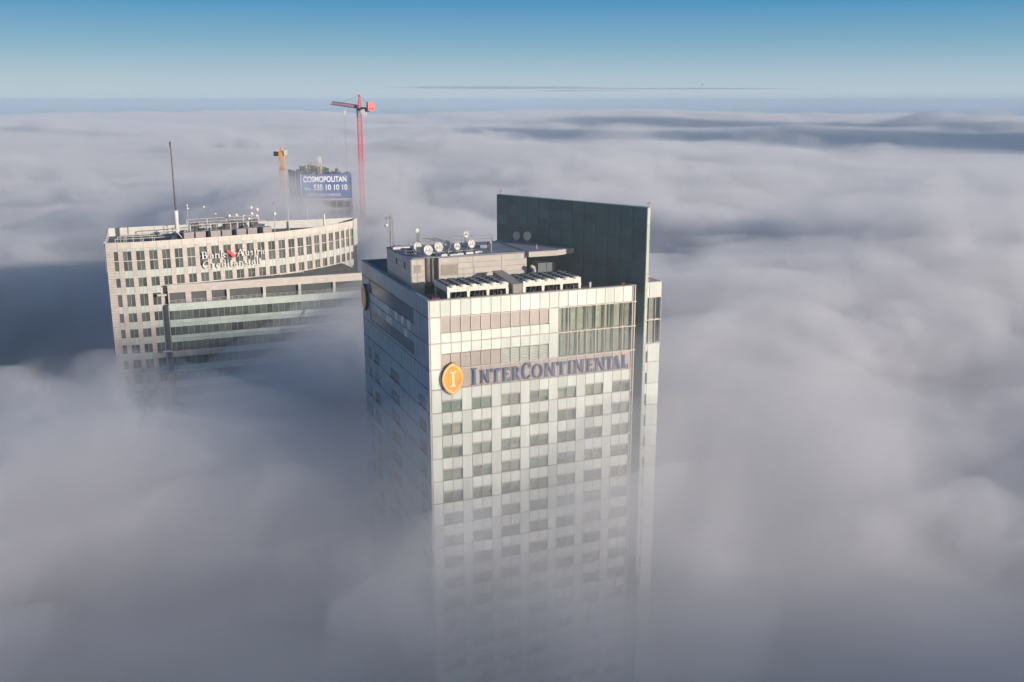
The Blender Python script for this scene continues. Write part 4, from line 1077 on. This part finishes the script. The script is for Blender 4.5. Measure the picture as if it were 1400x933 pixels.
# ---------------------------------------------------------------- bird and far clouds
bird = thing("bird", "tiny dark bird in the open sky right of the cranes", "bird", Vector((33.6, 180, 176.0)))
bird.scale = (.6, .6, .6)
q = MB(); q.lathe([(.01, -.26), (.07, -.15), (.10, 0), (.07, .14), (.045, .2), (.05, .25), (.01, .31)], (0, 0, 0), (.9, .3, .05), 10)
q.build("body", M_black, bird, smooth=True)
for s in (-1, 1):
    MB().add([(.12, s * .05, .03), (-.12, s * .05, .03), (-.16, s * .3, .16), (-.26, s * .62, .05), (-.02, s * .6, .06), (.08, s * .32, .17), (.1, s * .05, .0), (-.1, s * .05, .0), (-.14, s * .3, .13), (-.0, s * .3, .13)],
             [(0, 1, 2, 5), (5, 2, 3, 4), (6, 9, 8, 7)]).build("wing", M_black, bird)

# ---------------------------------------------------------------- ground, fog and haze
def _hash(ix, iy, seed):
    n = (ix.astype(np.int64) * 374761393 + iy.astype(np.int64) * 668265263 + seed * 974634777) & 0xffffffff
    n = ((n ^ (n >> 13)) * 1274126177) & 0xffffffff
    n = (n ^ (n >> 16)) & 0xffffffff
    return n / 4294967295.0

def gnoise(x, y, seed):
    """gradient noise, about -0.7..0.7"""
    ix = np.floor(x); iy = np.floor(y)
    fx = x - ix; fy = y - iy
    u = fx * fx * fx * (fx * (fx * 6 - 15) + 10); v = fy * fy * fy * (fy * (fy * 6 - 15) + 10)
    def g(dx, dy):
        a = _hash(ix + dx, iy + dy, seed) * 2 * math.pi
        return np.cos(a) * (fx - dx) + np.sin(a) * (fy - dy)
    a = g(0, 0) * (1 - u) + g(1, 0) * u
    b = g(0, 1) * (1 - u) + g(1, 1) * u
    return a * (1 - v) + b * v

def fbm(x, y, wl, seed, octs=3, gain=0.5):
    s = 0; a = 1.0
    for k in range(octs):
        s = s + a * gnoise(x / wl, y / wl, seed + 17 * k)
        wl *= 0.47; a *= gain
    return s

def bump(x, y, cx, cy_, rx, ry, h, rot=0.0):
    c, s = math.cos(rot), math.sin(rot)
    dx = x - cx; dy = y - cy_
    a = (dx * c + dy * s) / rx; b = (-dx * s + dy * c) / ry
    return h * np.exp(-(a * a + b * b))

def fog_field(x, y, seed, rough):
    r = np.hypot(x, y)
    far = np.clip((r - 300) / 900, 0, 1)
    wx = x + 60 * fbm(x, y, 260, 201, 2) * (1 + 2 * far); wy = y + 60 * fbm(x, y, 260, 202, 2) * (1 + 2 * far)
    xr = wx * 0.94 + wy * 0.34; yr = -wx * 0.34 + wy * 0.94
    h = (11 - 5 * far) * fbm(wx, wy, 120, seed, 3, 0.46) * rough
    h = h + (4.5 - 3.5 * far) * fbm(wx + 13 * seed, wy, 48, seed + int(rough * 10), 3, 0.6) * rough
    h = h + (10 + 12 * far) * fbm(xr * 0.75, yr, 420, seed + 5, 3, 0.36)
    h = h + 34 * far * fbm(xr * 0.7, yr, 1000, 91, 3, 0.34)
    h = h - 8 * far
    for (cx, cy_, rx, ry, hh, rot) in FOG_BUMPS:
        h = h + bump(x, y, cx, cy_, rx, ry, hh, rot)
    edge = np.clip((r - 3400 + 1500 * gnoise(x / 1700, y / 1700, 77) + 500 * gnoise(x / 500, y / 500, 78)) / 2500, 0, 1)
    return h - 150 * edge * edge

def fog_sheet(name, base, seed, rough, bottom, mat, label, nth=540, r1=6000.0, far_drop=0.0, amp=1.0):
    radii = [0.0, 4.0]
    r = 8.0
    while r < r1:
        radii.append(r)
        r *= 1.0 + max(0.0165, min(0.05, 0.0165 + (r - 2500) / 60000))
    radii.append(r1)
    R = np.array(radii[1:])
    th = np.linspace(0, 2 * math.pi, nth, endpoint=False)
    X = np.outer(R, np.cos(th)); Y = np.outer(R, np.sin(th))
    far = np.clip((np.hypot(X, Y) - 300) / 900, 0, 1)
    ref = 118 + 9 * far
    tight = 1 - 2.35 * np.exp(-((X - 6) / 30) ** 2 - ((Y - 120) / 34) ** 2)      # the fog thins more gradually round the hotel
    Z = ref + (base - ref) * (1 - (0.60 + 0.08 * far) * tight) + amp * fog_field(X, Y, seed, rough)
    lo = 9.0
    Z = np.minimum(np.maximum(Z, bottom + lo), 163 + 0.1 * (Z - 163))
    nr = len(R)
    V = np.zeros((nr * nth + 2 + nth, 3))
    V[:nr * nth, 0] = X.ravel(); V[:nr * nth, 1] = Y.ravel(); V[:nr * nth, 2] = Z.ravel()
    c_top = nr * nth
    V[c_top] = (0, 0, Z[0].mean())
    c_bot = c_top + 1
    V[c_bot] = (0, 0, bottom)
    rim = c_bot + 1
    V[rim:rim + nth, 0] = X[-1]; V[rim:rim + nth, 1] = Y[-1]; V[rim:rim + nth, 2] = bottom
    i = np.arange(nr - 1)[:, None]; j = np.arange(nth)[None, :]
    jn = (j + 1) % nth
    quads = np.stack([i * nth + j, (i + 1) * nth + j, (i + 1) * nth + jn, i * nth + jn], -1).reshape(-1, 4)
    j = np.arange(nth); jn = (j + 1) % nth
    side = np.stack([(nr - 1) * nth + j, rim + j, rim + jn, (nr - 1) * nth + jn], -1)
    quads = np.vstack([quads, side])
    tri = np.vstack([np.stack([np.full(nth, c_top), j, jn], -1), np.stack([np.full(nth, c_bot), rim + jn, rim + j], -1)])
    me = bpy.data.meshes.new(name)
    nq, nt = len(quads), len(tri)
    me.vertices.add(len(V)); me.vertices.foreach_set("co", V.ravel())
    me.loops.add(nq * 4 + nt * 3); me.loops.foreach_set("vertex_index", np.concatenate([quads.ravel(), tri.ravel()]).astype(np.int32))
    me.polygons.add(nq + nt)
    me.polygons.foreach_set("loop_start", np.concatenate([np.arange(nq) * 4, nq * 4 + np.arange(nt) * 3]).astype(np.int32))
    me.polygons.foreach_set("loop_total", np.concatenate([np.full(nq, 4), np.full(nt, 3)]).astype(np.int32))
    me.update(calc_edges=True)
    me.materials.append(mat)
    o = bpy.data.objects.new(name, me)
    COL.objects.link(o)
    o["kind"] = "stuff"
    o["label"] = label
    o["category"] = "fog"
    return o

def volume_mat(name, color, density, aniso=0.0):
    m = bpy.data.materials.new(name); m.use_nodes = True
    nt = m.node_tree
    for n in list(nt.nodes):
        if n.type != 'OUTPUT_MATERIAL': nt.nodes.remove(n)
    out = [n for n in nt.nodes if n.type == 'OUTPUT_MATERIAL'][0]
    v = nt.nodes.new("ShaderNodeVolumePrincipled")
    v.inputs["Color"].default_value = (*color, 1)
    v.inputs["Density"].default_value = density
    v.inputs["Anisotropy"].default_value = aniso
    nt.links.new(v.outputs[0], out.inputs["Volume"])
    return m

FOG_BUMPS = [
    # cx, cy, rx, ry, height, rotation
    (-145, 290, 62, 55, -40, 0.2),     # hollow beside the office tower
    (-98, 238, 42, 26, -34, 0.38),
    (-78, 183, 38, 26, -2, 0.25),      # mound in front of the office tower
    (-122, 205, 50, 36, -18, 0.1),
    (-34, 208, 20, 24, 14, 0.3),       # fog lapping between the two towers
    (-28, 160, 14, 22, -9, 0.3),
    (6, 118, 40, 36, 4, 0.38),
    (60, 225, 60, 45, 9, 0.2),
    (38, 148, 24, 26, 13, 0.2),
    (-47, 132, 28, 20, 15, 0.1),
    (-80, 120, 24, 24, 3, 0.1),
    (70, 340, 60, 40, -8, 0.3),
    (115, 235, 55, 60, 7, 0.3),
    (-75, 420, 70, 40, 12, 0.0),
    (450, 1500, 560, 240, -26, -0.12),  # long valley under the right horizon
    (1150, 1300, 420, 140, 26, 0.96),  # unseen ridge added beyond the right edge to shade the valley
    (128, -12, 90, 45, 34, 0.89),      # unseen bank, added on the sunny side to shade the near fog
]
fog_col = (0.86, 0.85, 0.87)
for nm_, base_, dens_, rough_, bot_, lab_ in (("l0", 147, .0014, .8, -1.0, "faint topmost veil of the rolling sea of fog"), ("l1", 134, .0125, 1.0, -1.2, "thin upper veil of the rolling sea of fog"),
        ("l2", 118, .017, 1.2, -1.4, "thicker middle layer of the rolling sea of fog"), ("l3", 102, .038, 1.4, -1.6, "dense grey body of the sea of fog")):
    fog_sheet("fog", base_, 3, rough_, bot_, volume_mat("fog_" + nm_, fog_col, dens_), lab_)

# loose puffs and rags of fog lying on the sheets; puffs that touch go to different meshes
def surface_z(x, y):
    X = np.array([[float(x)]]); Y = np.array([[float(y)]])
    far = min(max((math.hypot(x, y) - 300) / 900, 0), 1)
    return 118 + 9 * far + float(fog_field(X, Y, 3, 1.15)[0, 0])
def puff_mesh(q, c, r, flat, rot, rr):
    nu, nv = (22, 12)
    ph = [rr.uniform(0, 6.28) for _ in range(8)]
    ca, sa = math.cos(rot), math.sin(rot)
    o = len(q.v)
    vs = []
    def P(th, f):
        x, y, z = math.sin(f) * math.cos(th), math.sin(f) * math.sin(th), math.cos(f)
        k = 1 + .20 * math.sin(2.1 * x * 1.6 + ph[0]) * math.sin(2.3 * y + ph[1]) + .17 * math.sin(4.3 * x + ph[2]) * math.sin(3.9 * y + ph[3] + 2 * z) + .09 * math.sin(8 * x + ph[4]) * math.sin(7 * y + ph[5])
        x *= k * 1.35; y *= k * .8; z *= k * flat
        return (c[0] + r * (x * ca - y * sa), c[1] + r * (x * sa + y * ca), c[2] + r * z)
    vs.append(P(0, 0.0))
    for i in range(1, nv):
        for j in range(nu): vs.append(P(2 * math.pi * j / nu, math.pi * i / nv))
    vs.append(P(0, math.pi))
    fs = [(0, 1 + j, 1 + (j + 1) % nu) for j in range(nu)]
    for i in range(nv - 2):
        for j in range(nu): fs.append((1 + i * nu + j, 1 + (i + 1) * nu + j, 1 + (i + 1) * nu + (j + 1) % nu, 1 + i * nu + (j + 1) % nu))
    L_ = len(vs) - 1; b_ = 1 + (nv - 2) * nu
    fs += [(L_, b_ + (j + 1) % nu, b_ + j) for j in range(nu)]
    q.add(vs, fs)
rp_ = random.Random(5)
puffs = []
tries = 0
while len(puffs) < 240 and tries < 3000:
    tries += 1
    near = len(puffs) < 140
    d = rp_.uniform(100, 420) if near else 420 * (3300 / 420.0) ** rp_.random()
    an = rp_.gauss(0, .48); x, y = d * math.sin(an), d * math.cos(an)
    r = (7 + .055 * d) * rp_.uniform(.6, 1.7) if near else (10 + .045 * d) * rp_.uniform(.6, 1.6)
    r = min(r, 120)
    if math.hypot(x - 2, y - 130) < (24 + 1.35 * r if y > 140 else 36 + 1.5 * r): continue          # not round the hotel
    if -112 < x < -40 and 215 < y < 310 and r > 9: continue          # nor over the office roofs
    if math.hypot(x + 80, y - 425) < 22 + r: continue
    z = surface_z(x, y) + rp_.uniform(-.35, .12) * r
    if z + r * .5 > 158: continue
    if 40 < x < 1100 and 1250 < y < 1800: continue
    if x < -28 and 140 < y < 330: continue
    puffs.append((x, y, z, r, rp_.uniform(.32, .5), rp_.gauss(.35, .5)))
puffs += [(-78, 402, 116, 38, .62, .1), (-52, 372, 124, 30, .5, .3), (-88, 345, 130, 26, .45, .0), (-70, 385, 137, 34, .4, .1),
          (10, 104, 121, 25, .4, .3), (36, 126, 124, 24, .6, .2), (-99, 394, 124, 24, .5, .2), (-48, 126, 121, 23, .5, .5), (-66, 140, 114, 27, .5, .1), (-90, 128, 112, 30, .5, .4), (-27, 120, 112, 23, .6, .5)]
groups = []
for p in puffs:
    for g in groups:
        if all(math.hypot(p[0] - o[0], p[1] - o[1]) > 1.7 * (p[3] + o[3]) for o in g): g.append(p); break
    else: groups.append([p])
def ragged_mat(name, color, density, size, step):
    """fog whose density breaks up into wisps"""
    m = volume_mat(name, color, density); nt = m.node_tree; L = nt.links
    v = [n for n in nt.nodes if n.type == 'PRINCIPLED_VOLUME'][0]
    tc = nt.nodes.new("ShaderNodeTexCoord"); no = nt.nodes.new("ShaderNodeTexNoise")
    no.inputs["Scale"].default_value = 1 / size; no.inputs["Detail"].default_value = 3.5; no.inputs["Roughness"].default_value = .6
    if "Distortion" in no.inputs: no.inputs["Distortion"].default_value = .4
    mr_ = nt.nodes.new("ShaderNodeMapRange"); mr_.inputs["From Min"].default_value = .44; mr_.inputs["From Max"].default_value = .66; mr_.inputs["To Max"].default_value = density * 3.2
    L.new(tc.outputs["Object"], no.inputs["Vector"]); L.new(no.outputs[0], mr_.inputs["Value"]); L.new(mr_.outputs[0], v.inputs["Density"])
    m.cycles.volume_step_rate = step
    return m
rag_mat = {"s": ragged_mat("fog_rag_s", fog_col, .024, 11, .11), "m": ragged_mat("fog_rag_m", fog_col, .013, 26, .22), "b": ragged_mat("fog_rag_b", fog_col, .006, 75, .5)}
for gi, g in enumerate(groups):
    for sz, sel in (("s", [p for p in g if p[3] < 22]), ("m", [p for p in g if 22 <= p[3] < 55]), ("b", [p for p in g if p[3] >= 55])):
        if not sel: continue
        q = MB()
        for p in sel: puff_mesh(q, p[:3], p[3], p[4], p[5], rp_)
        o = q.build("fog", rag_mat[sz])
        tag(o, "loose rags and puffs of fog lying over the sea of fog", "fog", "loose rags of fog", "stuff")


E = 48000
mh = volume_mat("haze_air", (0.68, 0.84, 1.0), 0.00015)
hz = mesh_obj("haze", [(x, y, z) for z in (-4, 182) for x, y in ((-E, -E), (E, -E), (E, E), (-E, E))],
              [(3, 2, 1, 0), (4, 5, 6, 7), (0, 1, 5, 4), (1, 2, 6, 5), (2, 3, 7, 6), (3, 0, 4, 7)], mh)
hz["kind"] = "stuff"; hz["label"] = "pale blue haze filling the air over the fog"; hz["category"] = "haze"

cm = volume_mat("far_cloud", (.72, .78, .90), 0.0008)
def far_cloud(label, cx, cy_, cz, rx, ry, rz):
    V = []; F = []; nu, nv = 40, 10; rr = random.Random(int(cx))
    for i in range(nv + 1):
        ph = math.pi * i / nv
        for j in range(nu):
            th = 2 * math.pi * j / nu; k = 1 + .25 * math.sin(5 * th + cx) * math.sin(3 * ph) + rr.uniform(-.06, .06)
            V.append((cx + rx * math.sin(ph) * math.cos(th) * k, cy_ + ry * math.sin(ph) * math.sin(th) * k, cz + rz * math.cos(ph) * (.7 + .3 * math.sin(3 * th + cz))))
    for i in range(nv):
        for j in range(nu): F.append((i * nu + j, (i + 1) * nu + j, (i + 1) * nu + (j + 1) % nu, i * nu + (j + 1) % nu))
    o = mesh_obj("cloud", V, F, cm); tag(o, label, "cloud", kind="stuff"); return o
far_cloud("long thin grey streak of cloud low over the horizon", -600, 57000, 820, 6200, 1500, 95)
far_cloud("faint thinner streak of cloud low over the right horizon", 9500, 57000, 760, 7000, 1500, 60)
far_cloud("short wisp of cloud left of the long streak", 4200, 57000, 640, 3000, 900, 40)

q = MB()  # unseen cloud, added off to the right to cast shade on the far fog
for (x, y, z, r) in ((1800, 420, 470, 230), (2350, 200, 470, 330), (1700, 800, 480, 300), (2150, 620, 500, 420), (2600, 450, 540, 380), (1800, 1300, 500, 230), (2500, 1100, 560, 260)):
    puff_mesh(q, (x, y, z), r, .12, -.3, rp_)
o = q.build("cloud", volume_mat("shadecloud", (.95, .95, .96), .0065)); tag(o, "unseen grey patch of added stratus out to the right, shading the far fog", "cloud", kind="stuff")
